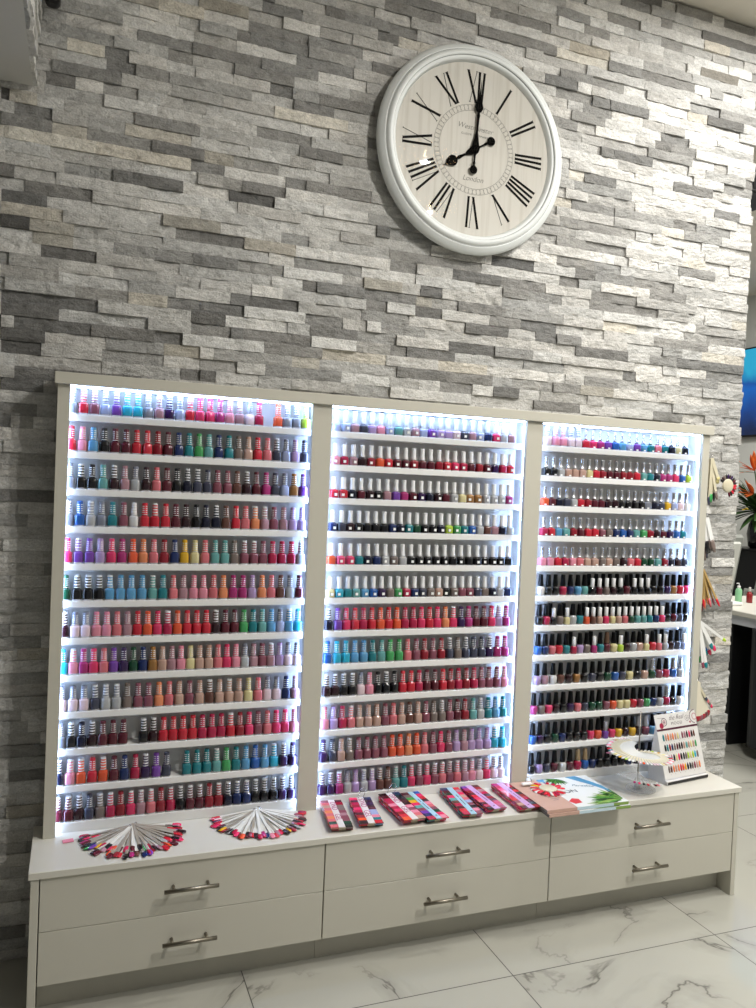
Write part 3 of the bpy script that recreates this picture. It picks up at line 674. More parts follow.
def label_of(b, lvl):
    row = rowmap[b[0], b[1]]; k = row.index(b); cn = PAL[b[4]][1]; shelf = ORD[b[1]]
    same = [x for x in row if x[4] == b[4]]
    if lvl == 0 and len(same) == 1: return f"the only {cn} nail polish bottle on the {shelf} shelf, {BAY[b[0]]} bay"
    L_ = PAL[row[k-1][4]][1] if k else None; R_ = PAL[row[k+1][4]][1] if k < len(row)-1 else None
    if lvl <= 1:
        if L_ is None: return f"{cn} nail polish at the left end of the {shelf} shelf, {BAY[b[0]]} bay"
        if R_ is None: return f"{cn} nail polish at the right end of the {shelf} shelf, {BAY[b[0]]} bay"
        key = (L_, cn, R_)
        ks = [(PAL[row[j-1][4]][1], PAL[row[j][4]][1], PAL[row[j+1][4]][1]) for j in range(1, len(row)-1)]
        if ks.count(key) == 1 and not (L_ == cn == R_):
            t = f"{cn} polish between {L_} and {R_} ones, {shelf} shelf of the {BAY[b[0]]} bay" if L_ != R_ else f"{cn} polish between two {L_} ones, {shelf} shelf of the {BAY[b[0]]} bay"
            if len(t.split()) <= 16: return t
    return f"{cn} nail polish, {ORDN[k]} from the left on the {shelf} shelf, {BAY[b[0]]} bay"
G = 'nail polish bottles on the display shelves'
HB = MB()
proto = {}
def xf_add(dst, mb, loc, rz):
    M = Matrix.Translation(loc) @ Matrix.Rotation(rz, 4, 'Z'); o = len(dst.v)
    dst.v += [tuple(M @ Vector(v)) for v in mb.v]
    mp = [dst.mi(m) for m in mb.mats]
    dst.f += [tuple(o+i for i in f) for f in mb.f]; dst.m += [mp[k] for k in mb.m]; dst.smooth += mb.smooth
for q, b in enumerate(bottles):
    bay, r, i, k, c, st, x, y, back = b
    rz = rnd.uniform(-.12, .12); loc = (x, y, SHZ[r]+.0002)
    lb = k in 'BCE' and rnd.random() < (.6 if k == 'B' else .8); lv = rnd.randrange(3)
    bm_, cm_ = cached(('mb', k, c), lambda: body_mesh(k, c, rnd)), cached(('cb', k, c, st), lambda: cap_mesh(k, c, st))
    lm_ = cached(('lb', k, lv), lambda: label_mesh(k, lv)) if lb else None
    if k == 'A': rz += rnd.uniform(-.18, .18)
    if i == 0: rz *= .1
    if q in single:
        o = bpy.data.objects.new('nail_polish_bottle', cached(('mesh', k, c), lambda: bm_.mesh('polish_bottle_mesh'))); COL.objects.link(o)
        o.location = loc; o.rotation_euler = (0, 0, rz)
        cp = bpy.data.objects.new('cap', cached(('meshc', k, c, st), lambda: cm_.mesh('bottle_cap_mesh'))); COL.objects.link(cp); cp.parent = o
        if lm_:
            lo = bpy.data.objects.new('label', cached(('meshl', k, lv), lambda: lm_.mesh('bottle_label_mesh'))); COL.objects.link(lo); lo.parent = o
        tag(o, label_of(b, 0), 'nail polish', G)
    else:
        xf_add(HB, bm_, loc, rz); xf_add(HB, cm_, loc, rz)
        if lm_: xf_add(HB, lm_, loc, rz)
tag(HB.build('nail_polish_bottle_rows'), 'the further nail polish bottles filling the middle and right bays', 'nail polish', G, 'stuff')

# ------------------------------------------------------------------ sample fans on the worktop
TIPS = 'rCmRUMHPpXuKvNsZnOrCmKMuz'
def tipmat(c): return mat(PAL[c][1].replace(' ', '_')+'_tip', PAL[c][0], .22, 0, .4)
STICKC = mat('clear_stick', '#cfc9bc', .3); STICKG = mat('grey_stick', '#a59d90', .35); STICKW = mat('white_stick', '#e2e0d8', .35)
def stick_mesh(L, wd, sm, tm, tipL=.024, tipW=.0062):
    mb = MB()
    mb.box(-.002, L-tipL, -wd/2, wd/2, -.0009, .0009, sm)
    # nail shaped tip, domed
    secs = [(0, tipW*.72, .0012), (.003, tipW*.92, .0020), (tipL*.55, tipW, .0024), (tipL*.85, tipW*.9, .0019), (tipL, tipW*.5, .0008)]
    mb.loft(secs, tm, 8, 2.2, M=Matrix.Translation((L-tipL, 0, 0)) @ Matrix.Rotation(PI/2, 4, 'Y') @ Matrix.Rotation(PI/2, 4, 'Z'))
    return mb
def ring_mesh(r, th, m, M=Matrix()):
    mb = MB(); mb.tube([M @ Vector((r*math.cos(2*PI*i/24), r*math.sin(2*PI*i/24), 0)) for i in range(24)], th, m, 6, closed=True); return mb
def counter_fan(loc, label, angs, Lr, palette, smats, seed, extra=()):
    f = thing('nail_sample_fan', loc, label, 'nail sample fan', 'nail sample fans on the worktop'); rn = random.Random(seed)
    layers = len(angs)
    for i, a in enumerate(angs):
        L = rn.uniform(*Lr)*(.80+.20*abs(math.sin(math.radians(a)))); c = palette[i % len(palette)] if rn.random() < .8 else rn.choice(palette)
        o = stick_mesh(L, .0084, smats[rn.random() < .35], tipmat(c), .027, .0078).build('sample_stick', f)
        z = .004 + .012*(.5+.5*math.sin(i*1.9)) + .008*rn.random()
        o.location = (0, 0, z); o.rotation_euler = (rn.uniform(-.35, .35), math.atan2(z-.003, L)*.9, math.radians(a))
    mb = MB(); mb.tube([(.012*math.cos(t), .009*math.sin(t), .014+.010*math.sin(t*2)) for t in [2*PI*i/20 for i in range(20)]], .0013, CHROME, 6, closed=True); mb.build('key_ring', f)
    return f
rn = random.Random(5)
angs = [183+(350-183)*i/68+rn.uniform(-1.5, 1.5) for i in range(69)] + [355, 358, 0, 1, 352, 353, 190, 200]
fan1 = counter_fan((.247, -.122, CZ), 'wide fan of nail samples with dark tips and one square pink sample', angs, (.140, .187), 'mCRMPKUHmrZKNGVYrCMmuRKPOs', (STICKG, STICKW), 2)
mb = MB(); mb.bbox(.09, .18, -.0016, .0016, -.0008, .0008, STICKC, .0004); mb.bbox(.165, .195, -.010, .010, -.0012, .0012, tipmat('p'), .0006)
o = mb.build('sample_stick', fan1); o.location = (0, 0, .006); o.rotation_euler = (0, .02, math.radians(187)); o['label'] = 'square pink sample on a thin stick'
angs = [184+(350-184)*i/58+rn.uniform(-1, 1) for i in range(59)] + [182, 186, 181]
counter_fan((.622, -.100, CZ), 'round spread fan of white nail sample sticks beside the first divider', angs, (.165, .188), 'HCNpqRuPmKMYrZMsKCPMrOKmPRUC', (STICKW, STICKG), 4)

# ------------------------------------------------------------------ colour swatch books
BANDW = mat('band_white_print', '#e6e0de', .45); BANDB = mat('band_pale_blue', '#a9cfe0', .45); BANDL = mat('band_lilac', '#cda4d6', .45); PINKINK = mat('pink_print', '#b04a78', .5); PCREAM = mat('card_edge', '#cfc4aa', .5)
def swatch_book(back, front, wd, band, palL, palR, label, seed, text=None, ncard=5, bpos=.36, bw=.30, wire=0):
    bk = Vector(back+(0,)); fr = Vector(front+(0,)); d = fr-bk; L = d.length; rz = math.atan2(d.y, d.x)
    b = thing('swatch_book', (back[0], back[1], CZ), label, 'swatch book', 'colour swatch books on the worktop', rz); rn = random.Random(seed)
    for q in range(ncard):
        mb = MB(); z = .0012+q*.0042; nn = 10; y0, y1 = -wd/2, wd/2   # +y is towards the right bay
        dx = (ncard-1-q)*.0045; x0 = -.0+dx*.2
        a, c = y0+wd*bpos, y0+wd*(bpos+bw)
        mb.bbox(x0, L-dx, a, c, z, z+.0030, band if q == ncard-1 else PCREAM, .0006)
        for side, (s0, s1), pal in ((0, (y0, a-.0006), palL), (1, (c+.0006, y1), palR)):
            for j in range(nn):
                cc = pal[(j+(ncard-1-q)*3) % len(pal)]
                mb.bbox(x0+(L-dx-x0)*j/nn+.0004, x0+(L-dx-x0)*(j+1)/nn-.0004, s0+rn.uniform(-.0008, .0004), s1+rn.uniform(-.0004, .0008), z, z+.0030, tipmat(cc), .0006)
        o = mb.build('swatch_card', b); o.rotation_euler = (0, 0, rn.uniform(-.018, .018))
        if q == ncard-1:
            mid = (a+c)/2
            if text:
                for s_, xx in ((text[0], L*.24), (text[1], L*.66)):
                    text_part('lettering', s_, (c-a)*1.25, Matrix.Translation((xx, mid, z+.0032)), PINKINK, o, 0, .0002, sx=1.1)
            else:
                e = MB(); e.loft([(0, .003, .003), (.0003, .003, .003)], mat('hole_dark', '#2c2c50', .6), 12, M=Matrix.Translation((L-.022, mid, z+.0031))); 
                for xx in (.35, .5, .62): e.box(L*xx-.012, L*xx+.012, mid-.0012, mid+.0012, z+.0031, z+.0034, mat('hole_dark', '#2c2c50', .6))
                e.build('printed_mark', o)
    if wire:
        mb = MB(); mb.tube([(.018-.022*math.cos(t), .004+.012*math.sin(t)*wire, .040+.022*math.sin(t)) for t in [2*PI*i/24 for i in range(24)]], .0009, CHROME, 6, closed=True); mb.build('wire_ring', b)
    return b
SW = CZ
swatch_book((.868, -.096), (.842, -.300), .068, BANDW, 'UXnXoXoXgX', 'mrzzUuUUgK', 'swatch book with white band, salmon chips and grey chips, first from the post', 1, ('DND', 'GEL'))
swatch_book((.967, -.098), (.940, -.296), .072, BANDW, 'PmCrPCmrOM', 'NMvMmiipTR', 'swatch book with white band, navy chip and orange chip beside the salmon one', 2, ('DND', 'GEL'), wire=.9)
swatch_book((1.070, -.096), (1.078, -.312), .074, BANDW, 'MmCCpCPrRO', 'NKMmMpUpXn', 'thick swatch book with white band and fanned red chips', 3, ('DND', 'GEL'), 6, wire=.9)
swatch_book((1.146, -.096), (1.156, -.318), .066, BANDB, 'mzGYPtUVNC', 'BPRMpXUgPp', 'swatch book with pale blue band overlapping the thick white-banded one', 4, None, 5, .40, .28)
swatch_book((1.296, -.094), (1.277, -.316), .066, BANDB, 'NmgPtZCmRC', 'RuPnXiUKpU', 'swatch book with pale blue band beside a lilac one', 5, None, 5, .36, .32)
swatch_book((1.372, -.094), (1.375, -.298), .068, BANDL, 'VHrmRPXmCM', 'mruCMrmCCr', 'swatch book with lilac band between the blue-banded one and a lone lilac one', 6, None, 5, .30, .34, wire=.0)
swatch_book((1.493, -.100), (1.489, -.320), .070, BANDL, 'HCPpXCRUnm', 'rCmRMrCmKr', 'lilac banded swatch book next to the tropical album', 7, None, 5, .30, .34)

# ------------------------------------------------------------------ albums
SALM = mat('page_salmon', '#c9a596', .4); SKYB = mat('page_sky', '#5b9cc4', .35); WHT = mat('page_white', '#e4e8e8', .35); LEAF = mat('page_leaf', '#4d8a36', .4); LEAF2 = mat('page_leaf_dark', '#1f4a24', .4)
LEAF3 = mat('page_leaf_lime', '#86a552', .4); REDP = mat('page_red', '#d4404a', .4); GREYI = mat('page_ink', '#4f5560', .5); PEDGE = mat('page_edge', '#b9b0a6', .6); DBLUE = mat('page_pale_blue', '#c4dbe6', .4)
def album(z, dx, dy, label):
    al = thing('colour_album', (1.68+dx, -.240+dy, z), label, 'album', 'stacked albums')
    hx, hy = .160, .124; T = .0115
    mb = MB(); mb.bbox(-hx+.002, hx-.003, -hy+.002, hy-.002, .0016, T-.0016, PEDGE, .0005); mb.build('page_block', al)
    mb = MB(); mb.bbox(-hx, hx, -hy, hy, 0, .0015, mat('cover_grey', '#6c6468', .4), .0005); mb.build('back_cover', al)
    mb = MB(); x1 = -hx+.115; zt = T
    mb.bbox(-hx, x1, -hy, hy, T-.0015, T, SALM, .0004); mb.bbox(x1, hx, -hy, hy, T-.0015, T, WHT, .0004)
    mb.box(-hx, x1, -hy-.0004, -hy+.001, .001, T-.0018, SALM); mb.box(x1, x1+.145, -hy-.0004, -hy+.001, .001, T-.0018, DBLUE); mb.box(x1+.145, hx, -hy-.0004, -hy+.001, .001, T-.0018, LEAF3)
    o = mb.build('front_cover', al)
    pr = MB()
    def flat(pts, m, h): pr.add([(p[0], p[1], T+h) for p in pts], [tuple(range(len(pts)))], m)
    flat([(.07, hy), (.115, hy), (hx-.004, hy-.10), (hx-.003, -.06), (.150, -.03), (.125, .03)], SKYB, .0002)
    flat([(-.05, hy), (-.02, hy), (-.035, hy-.05), (-.05, hy-.02)], SKYB, .0002)
    rn = random.Random(4)
    def frond(x, y, a0, n, L, ms):
        for i in range(n):
            a = a0+(i-n/2)*.22; c, s_ = math.cos(a), math.sin(a); l = L*rn.uniform(.7, 1.1); wd = l*.09
            P_ = [(x, y), (x+c*l*.5-s_*wd, y+s_*l*.5+c*wd), (x+c*l, y+s_*l), (x+c*l*.5+s_*wd, y+s_*l*.5-c*wd)]
            P_ = [(max(-hx, min(hx, p[0])), max(-hy, min(hy, p[1]))) for p in P_]
            flat(P_, ms[i % len(ms)], .0003+.00003*i)
    frond(.155, -.10, PI*.86, 11, .12, (LEAF, LEAF2, LEAF3)); frond(.14, -.115, PI*.95, 7, .13, (LEAF3, LEAF)); frond(.10, -.115, PI*.8, 7, .07, (LEAF2, LEAF)); frond(.15, -.06, PI*1.0, 8, .06, (LEAF2, LEAF))
    frond(.03, .115, PI*1.3, 12, .065, (LEAF, LEAF2))
    flat([(-.035, -.10), (-.045, -.075), (-.02, -.055), (.0, -.065), (-.005, -.095)], REDP, .0004)
    for i in range(7):
        yy = .02-.012*i; flat([(-.115+.004*i, yy), (-.07+.003*(i % 3)*2, yy), (-.07+.003*(i % 3)*2, yy-.0022), (-.115+.004*i, yy-.0022)], GREYI, .0004)
    pr.build('cover_print', o)
    text_part('lettering', 'ON', .034, Matrix.Translation((.012, .0, T+.0004)), GREYI, o, .1, .0001)
    text_part('lettering', 'Paradise', .024, Matrix.Translation((.085, .035, T+.0006)) @ Matrix.Rotation(-.35, 4, 'Z'), mat('page_script', '#7c97a8', .5), o, .4, .0001)
    return al
album(CZ+.0003, .006, -.004, 'lower tropical print album under a matching one, overhanging the worktop')
album(CZ+.0121, 0, 0, 'upper tropical print album with palm leaves and the red sample wheel on it')

# wheel of nail tips lying on the album
wl = thing('nail_tip_wheel', (1.622, -.208, CZ+.0240), 'red and white wheel of nail tips lying on the tropical album', 'nail sample wheel')
mb = MB(); mb.lathe([(.0001, .0085), (.028, .0085), (.031, .0065), (.031, .004), (.0001, .004)], CREAM, 32); mb.build('hub_disc', wl)
rn = random.Random(8)
for i in range(30):
    c = 'RRRCWRRWRRYYWRCRWRmR'[i % 20] if i % 7 else 'W'
    o = stick_mesh(.062, .006, CREAM, tipmat(c), .030, .0062).build('nail_tip', wl); o.location = (0, 0, .004+.003*(i % 2)); o.rotation_euler = (rn.uniform(-.3, .3), .05, 2*PI*i/30)
mb = ring_mesh(.012, .0012, CHROME, Matrix.Translation((-.044, .056, .014)) @ Matrix.Rotation(1.1, 4, 'X')); mb.build('ring', wl)
mb = MB(); mb.bbox(-.075, -.035, .042, .058, .004, .012, WHITEP, .003); mb.build('tag', wl)

# ------------------------------------------------------------------ spiral acrylic sample stand
sp = thing('spiral_sample_stand', (1.985, -.228, CZ), 'clear acrylic spiral stand rimmed with nail tips on a steel rod', 'sample display stand')
mb = MB(); mb.tube([(0, 0, .004), (0, 0, .282)], .0022, STEEL, 10); mb.build('rod', sp)
mb = MB(); mb.lathe([(.0001, .005), (.050, .005), (.053, .003), (.053, 0.0), (.0001, .0)], CLEARS, 40, Matrix.Translation((.012, -.004, 0))); mb.build('base_disc', sp)
mb = MB(); mb.loft([(0, .012, .012), (.022, .010, .010), (.024, .006, .006)], WHITEP, 16, M=Matrix.Translation((0, 0, .005))); mb.build('collar', sp)
def helix(name, t0, t1, z0, z1, ri, ro0, ro1, m):
    N = 64; mb = MB(); vs = []
    for i in range(N+1):
        f = i/N; t = t0+(t1-t0)*f; ro = ro0+(ro1-ro0)*f; z = z0+(z1-z0)*f
        for (r, dz) in ((ri, .012), (ro, 0), (ro, -.0018), (ri, .0102)): vs.append((r*math.cos(t), r*math.sin(t), z+dz))
    fs = []
    for i in range(N):
        a, b = i*4, i*4+4
        for j in range(4): fs.append((a+j, a+(j+1) % 4, b+(j+1) % 4, b+j))
    fs += [(0, 1, 2, 3), (N*4+3, N*4+2, N*4+1, N*4)]
    mb.add(vs, fs, m, False); return mb.build(name, sp)
helix('spiral_shelf', math.radians(75), math.radians(75+400), .150, .098, .016, .098, .114, CLEARP)
helix('lower_spiral_shelf', math.radians(185), math.radians(185+170), .070, .022, .014, .100, .070, CLEARS)
rn = random.Random(6)
for i in range(64):
    f = i/63; t = math.radians(75+400*f); ro = .098+.016*f; z = .150-.052*f
    c = 'WqqWynWpWqXWmRTqWyWYWLWWKqOW'[i % 28]
    o = stick_mesh(.045, .006, CREAM, tipmat(c), .017, .0042).build('nail_tip', sp)
    o.location = ((ro-.032)*math.cos(t), (ro-.032)*math.sin(t), z+.0052); o.rotation_euler = (0, .10, t)
for i in range(8):
    f = i/13; t = math.radians(225+120*f); ro = .094-.016*f; z = .055-.040*f*.66
    o = stick_mesh(.04, .006, CLEARS, tipmat('HPKRWmXWPKRrCR'[i]), .014, .0046).build('nail_tip', sp)
    o.location = ((ro-.028)*math.cos(t), (ro-.028)*math.sin(t), z+.006); o.rotation_euler = (0, .12, t)

# ------------------------------------------------------------------ nail colour card on its easel
cd = thing('sample_card_stand', (2.114, -.237, CZ), 'white upright nail colour card with four rows of painted tips', 'sample card', None, math.radians(8.5))
Wc, Hc, TILT = .222, .232, math.radians(17)
ML = Matrix.Rotation(-TILT, 4, 'X')      # card leans back
BURG = mat('card_burgundy', '#4c1630', .5); CINK = mat('card_ink', '#6a5a62', .55)
mb = MB(); mb.poly([(0, 0), (Wc, 0), (Wc, Hc), (0, Hc)], -.0012, .0, PAPER, Matrix.Translation((0, .012, .018)) @ ML)
face = mb.build('card', cd)
mb = MB(); mb.bbox(0, Wc, 0, .014, .0005, .016, PAPER, .0008); mb.box(.002, Wc-.002, -.0006, .0003, .003, .0135, mat('card_black_strip', '#1c1a1b', .4)); 
mb.add([(0, .0, .0005), (0, .095, .0005), (0, .095, .004), (0, .0685, .215), (0, .012, .016)], [(0, 1, 2, 3, 4)], PAPER); mb.add([(Wc, .0, .0005), (Wc, .095, .0005), (Wc, .095, .004), (Wc, .0685, .215), (Wc, .012, .016)], [(0, 1, 2, 3, 4)], PAPER)
mb.bbox(0, Wc, .010, .095, .0003, .0018, PAPER, .0004); mb.build('easel_base', cd)
MF = Matrix.Translation((0, .012, .018)) @ ML @ Matrix.Translation((0, -.0016, 0))
mb = MB(); mb.poly([(0, .172), (Wc, .172), (Wc, .179), (0, .179)], -.0003, 0, BURG, MF)
def disc(mb, x, z, r, m, y=-.0005, n=20, rin=None):
    if rin is None: mb.poly([(x+r*math.cos(2*PI*i/n), z+r*math.sin(2*PI*i/n)) for i in range(n)], y, 0, m, MF)
    else:
        for i in range(n):
            a, b = 2*PI*i/n, 2*PI*(i+1)/n
            mb.poly([(x+rin*math.cos(a), z+rin*math.sin(a)), (x+r*math.cos(a), z+r*math.sin(a)), (x+r*math.cos(b), z+r*math.sin(b)), (x+rin*math.cos(b), z+rin*math.sin(b))], y, 0, m, MF)
disc(mb, .030, .190, .0105, mat('card_crimson', '#a01f45', .5)); disc(mb, .046, .202, .015, CINK, -.0004, 24, .0125); disc(mb, .046, .202, .008, mat('card_rose', '#c08a92', .5), -.0004, 16, .005); disc(mb, .046, .202, .003, CINK)
for i in range(14):
    a = PI*.5+PI*i/14; disc(mb, .216+.028*math.cos(a), .208+.024*math.sin(a), .0022, BURG, -.0004, 8)
disc(mb, .213, .208, .013, mat('card_rose', '#c08a92', .5), -.0004, 20, .010)
for i in range(12): a = 2*PI*i/12; disc(mb, .172+.010*math.cos(a), .206+.010*math.sin(a), .0014, CINK, -.0004, 6)
disc(mb, .172, .206, .004, CINK, -.0004, 12, .003); disc(mb, .186, .190, .0035, mat('card_crimson', '#a01f45', .5))
mb.poly([(.014, .219), (.05, .2165), (.05, .2172), (.014, .2200)], -.0004, 0, CINK, MF)
mb.build('printed_header', face)
text_part('lettering', 'the Real', .024, MF @ Matrix.Translation((.112, -.0004, .214)) @ FRONT, CINK, face, .45, .0002, offset=-.0003)
text_part('lettering', 'MOOD', .017, MF @ Matrix.Translation((.112, -.0004, .193)) @ FRONT, CINK, face, 0, .0002, spacing=1.25, offset=-.0003)
rn = random.Random(9)
for r_, (z, rows_) in enumerate(((.135, 'TnononyWUuKPMZ'), (.098, 'KTrNzmMMntnynG'), (.060, 'gnuKyPKKzLyLcz'), (.022, 'zZonoROYKKzUno'))):
    for i, c in enumerate(rows_):
        x = .028+(.166/13)*i; mb2 = MB()
        mb2.loft([(0, .0018, .0006), (.004, .0040, .0016), (.014, .0043, .0020), (.020, .0034, .0015), (.0255, .0010, .0005)], tipmat(c), 8, 2.0, M=MF @ Matrix.Translation((x+rn.uniform(-.0006, .0006), -.0012, z)))
        mb2.build('nail_tip', face)
    # tiny printed numbers read as dots at this size
mb = MB()
for z in (.129, .092, .054, .016):
    for i in range(7): disc(mb, .034+.0255*i, z, .0011, CINK, -.0003, 6)
mb.build('printed_dots', face)

# ------------------------------------------------------------------ sample rings hung on the side of the shelving
def hung(name, loc, label, sticks, wire=True):
    """sticks: (angle from straight down in the wall plane, tilt, length, width, stick material, tip letter, tip length)"""
    t = thing(name, loc, label, 'hanging nail samples', 'nail samples hung on the shelving side')
    mb = MB(); L = loc[0]-2.3505
    mb.tube([(-L, 0, .012), (-L*.35, 0, .012), (-.004, 0, .008), (0, 0, -.002), (.004, 0, -.004), (.008, 0, .004)], .0013, CHROME, 6); mb.build('hook', t)
    if wire: ring_mesh(.013, .0011, CHROME, Matrix.Translation((0, 0, -.010)) @ Matrix.Rotation(PI/2, 4, 'X') @ Matrix.Rotation(.5, 4, 'Y')).build('ring', t)
    for i, (a, ti, L_, wd, sm, tc, tl) in enumerate(sticks):
        mb = MB(); L_ *= 1.10; wd *= 1.35; tl *= 1.1
        mb.box(.0, L_-tl*.6, -wd/2, wd/2, -.0008, .0008, sm)
        mb.loft([(0, wd*.55, .0012), (tl*.2, wd*.62, .0022), (tl*.6, wd*.62, .0024), (tl, wd*.34, .0010)], tipmat(tc), 8, 2.2, M=Matrix.Translation((L_-tl, 0, 0)) @ Matrix.Rotation(PI/2, 4, 'Y') @ Matrix.Rotation(PI/2, 4, 'Z'))
        o = mb.build('sample_stick', t)
        d = Vector((math.sin(a), math.sin(ti), -math.cos(a)*math.cos(ti))).normalized()
        yv = Vector((math.cos(a), 0, math.sin(a))); zv = d.cross(yv).normalized(); yv = zv.cross(d)
        R_ = Matrix((d, yv, zv)).transposed().to_4x4(); o.matrix_local = Matrix.Translation((0, (i % 5-2)*.0026, -.014)) @ R_
    return t
rn = random.Random(12); rad = math.radians; HY = -.072
# 1: cream sticks in two bunches and a daisy wheel
t1 = hung('hanging_sample_bunch', (2.395, HY, 1.634), 'cream sample bunch with a daisy wheel of red tips, topmost on the shelving side',
     [(rad(rn.uniform(-4, 9)), rn.uniform(-.15, .15), rn.uniform(.13, .175), .009, CREAM, rn.choice('KzMGsdK'), .03) for _ in range(14)] + [(rad(rn.uniform(20, 27)), rn.uniform(-.1, .1), rn.uniform(.075, .10), .011, CREAM, 'y', .012) for _ in range(6)])
mb = MB(); mb.lathe([(.0001, .004), (.023, .006), (.027, .003), (.027, 0), (.0001, 0)], CREAM, 24, Matrix.Translation((.070, -.02, -.118)) @ RX); mb.build('wheel_hub', t1)
for i in range(16):
    a = rad(-75+15*i) ; c = 'mKRmRRMmKvMvKzMK'[i]
    mb = MB(); mb.loft([(0, .0035, .001), (.005, .0056, .002), (.015, .0058, .0022), (.021, .0025, .001)], tipmat(c), 8, M=Matrix.Translation((.070, -.022, -.118)) @ Matrix.Rotation(PI/2-a, 4, 'Y') @ Matrix.Translation((0, 0, .024)))
    mb.build('nail_tip', t1)
# 2: white strips with a cluster of dark tips
hung('hanging_sample_bunch', (2.385, HY, 1.400), 'white strips with a cluster of black and smoky tips, under the daisy wheel',
     [(rad(rn.uniform(2, 15)), rn.uniform(-.1, .1), rn.uniform(.12, .145), .013, WHITEP, rn.choice('KdzKS'), .045) for _ in range(9)] + [(rad(rn.uniform(-2, 9)), 0, rn.uniform(.135, .155), .008, WHITEP, rn.choice('Kdz'), .05) for _ in range(5)])
# 3: tan sticks, red tips
hung('hanging_sample_bunch', (2.380, HY, 1.196), 'bunch of tan sample sticks with red and coral tips, third one down',
     [(rad(a), rn.uniform(-.15, .15), rn.uniform(.125, .155), .0062, mat('tan_stick', '#b89a62', .4), rn.choice('RXoUmrX') if a > 6 else rn.choice('RCrm'), .030) for a in [-6, -3, 0, 2, 4, 7, 10, 13, 17, 21, 25, 29, 33, 37, 1, 9, 19, 30]])
# 4: long white sticks
hung('hanging_sample_bunch', (2.375, HY, .990), 'bunch of long white sticks with lime and teal tips, one stick swung out sideways',
     [(rad(59), 0, .145, .008, WHITEP, 'L', .018)] + [(rad(a), rn.uniform(-.1, .1), L, .0105, WHITEP, c, .022) for a, L, c in ((-8, .145, 'L'), (-4, .165, 'm'), (0, .175, 'm'), (3, .160, 'G'), (7, .17, 'U'), (11, .172, 'T'), (15, .15, 'T'), (22, .135, 'T'), (26, .125, 'B'), (30, .115, 'T'), (34, .13, 'P'), (5, .15, 'G'), (27, .14, 'C'))])
# 5: white fan card with dark red tips
hung('hanging_sample_bunch', (2.380, HY, .745), 'closed white sample fan with dark red tips, lowest on the shelving side',
     [(rad(a), 0, .140, .020, mat('ivory_fan', '#e6dfcb', .4), c, .020) for a, c in ((3, 'r'), (9, 'U'), (15, 'r'), (21, 'm'), (27, 'r'))] + [(rad(a), .05, L, .007, CREAM, c, .016) for a, L, c in ((37, .085, 'd'), (39, .10, 'X'), (40, .115, 'z'), (41, .13, 'P'))])

# ------------------------------------------------------------------ black fixture by the bulkhead
fx = thing('wall_speaker', (-.048, -.060, 2.80), 'small black rounded speaker hung beside the stone-clad bulkhead', 'speaker')
mb = MB(); mb.loft([(-.020, .008, .014), (-.017, .016, .022), (-.008, .0215, .030), (.12, .0215, .030), (.14, .016, .022)], BLACK, 20, 3.0); mb.build('speaker_body', fx)
mb = MB(); mb.box(-.008, .008, .025, .055, .03, .08, BLACKM); mb.build('bracket', fx)

# ------------------------------------------------------------------ what shows past the end of the stone wall
# manicure table with a white top and black skirt
mt = thing('manicure_table', (4.3, .95, 0), 'black-skirted manicure table with thick white top past the stone wall', 'table')
mb = MB(); mb.bbox(3.69, 4.9, .25, 1.62, .790, .820, TOPM, .004); wpart(mb, 'table_top', mt)
mb = MB(); mb.bbox(3.71, 4.88, .27, 1.60, .735, .7895, mat('apron_grey_white', '#c9ccd2', .4), .003); wpart(mb, 'apron', mt)
mb = MB(); mb.bbox(3.745, 4.86, 1.12, 1.58, .001, .735, BLACKM, .004); wpart(mb, 'back_cabinet', mt)
mb = MB(); pts = []
for i in range(9): a = PI-PI/2*i/8; pts.append((3.67+.10+.10*math.cos(a), .96-.10+.10*math.sin(a)))
pts += [(4.84, .96), (4.84, .32), (3.77, .32)]+[(3.77+.10*math.cos(a), .42+.10*math.sin(a)) for a in [PI*1.5-PI/2*i/8 for i in range(1, 9)]]
nP = len(pts); vs = [(x, y, z) for z in (.070, .7345) for x, y in pts]
mb.add(vs, [tuple(range(nP)), tuple(reversed(range(nP, 2*nP)))]+[(i+nP, (i+1) % nP+nP, (i+1) % nP, i) for i in range(nP)], mat('black_skirt', '#11151a', .38)); wpart(mb, 'pedestal', mt)
for (x, y) in ((3.73, .82), (3.73, .42), (4.75, .82), (4.75, .42)):
    mb = MB(); M = Matrix.Translation((x, y, .032)) @ Matrix.Rotation(PI/2, 4, 'X') @ Matrix.Rotation(.4, 4, 'Y')
    mb.lathe([(.0001, -.012), (.024, -.012), (.031, -.008), (.031, .008), (.024, .012), (.0001, .012)], BLACK, 24, M); mb.tube([(x, y, .034), (x, y, .0705)], .007, CHROME, 8); mb.lathe([(.0001, .0125), (.010, .0125), (.012, .010)], CHROME, 16, M)
    wpart(mb, 'caster', mt)
def bottle_thing(name, loc, secs, m, capsecs, cm, label, cat, pump=False):
    t = thing(name, loc, label, cat); t.scale = (.66, .66, .72)
    mb = MB(); mb.loft(secs, m, 16, 2.2); mb.build('bottle_body', t)
    mb = MB(); mb.loft(capsecs, cm, 14)
    if pump: mb.tube([(0, 0, capsecs[-1][0]-.002), (0, 0, capsecs[-1][0]+.02), (-.03, 0, capsecs[-1][0]+.02)], .004, cm, 8)
    mb.build('pump_top' if pump else 'screw_cap', t); return t
bottle_thing('soap_bottle', (3.98, 1.32, .8202), [(0, .030, .024), (.004, .033, .027), (.11, .033, .027), (.125, .024, .020), (.132, .012, .012)], mat('green_soap', '#8fc99a', .15, 0, .3), [(.132, .015, .015), (.150, .015, .015), (.152, .008, .008)], WHITEP, 'pump bottle of pale green soap on the manicure table', 'bottle', True)
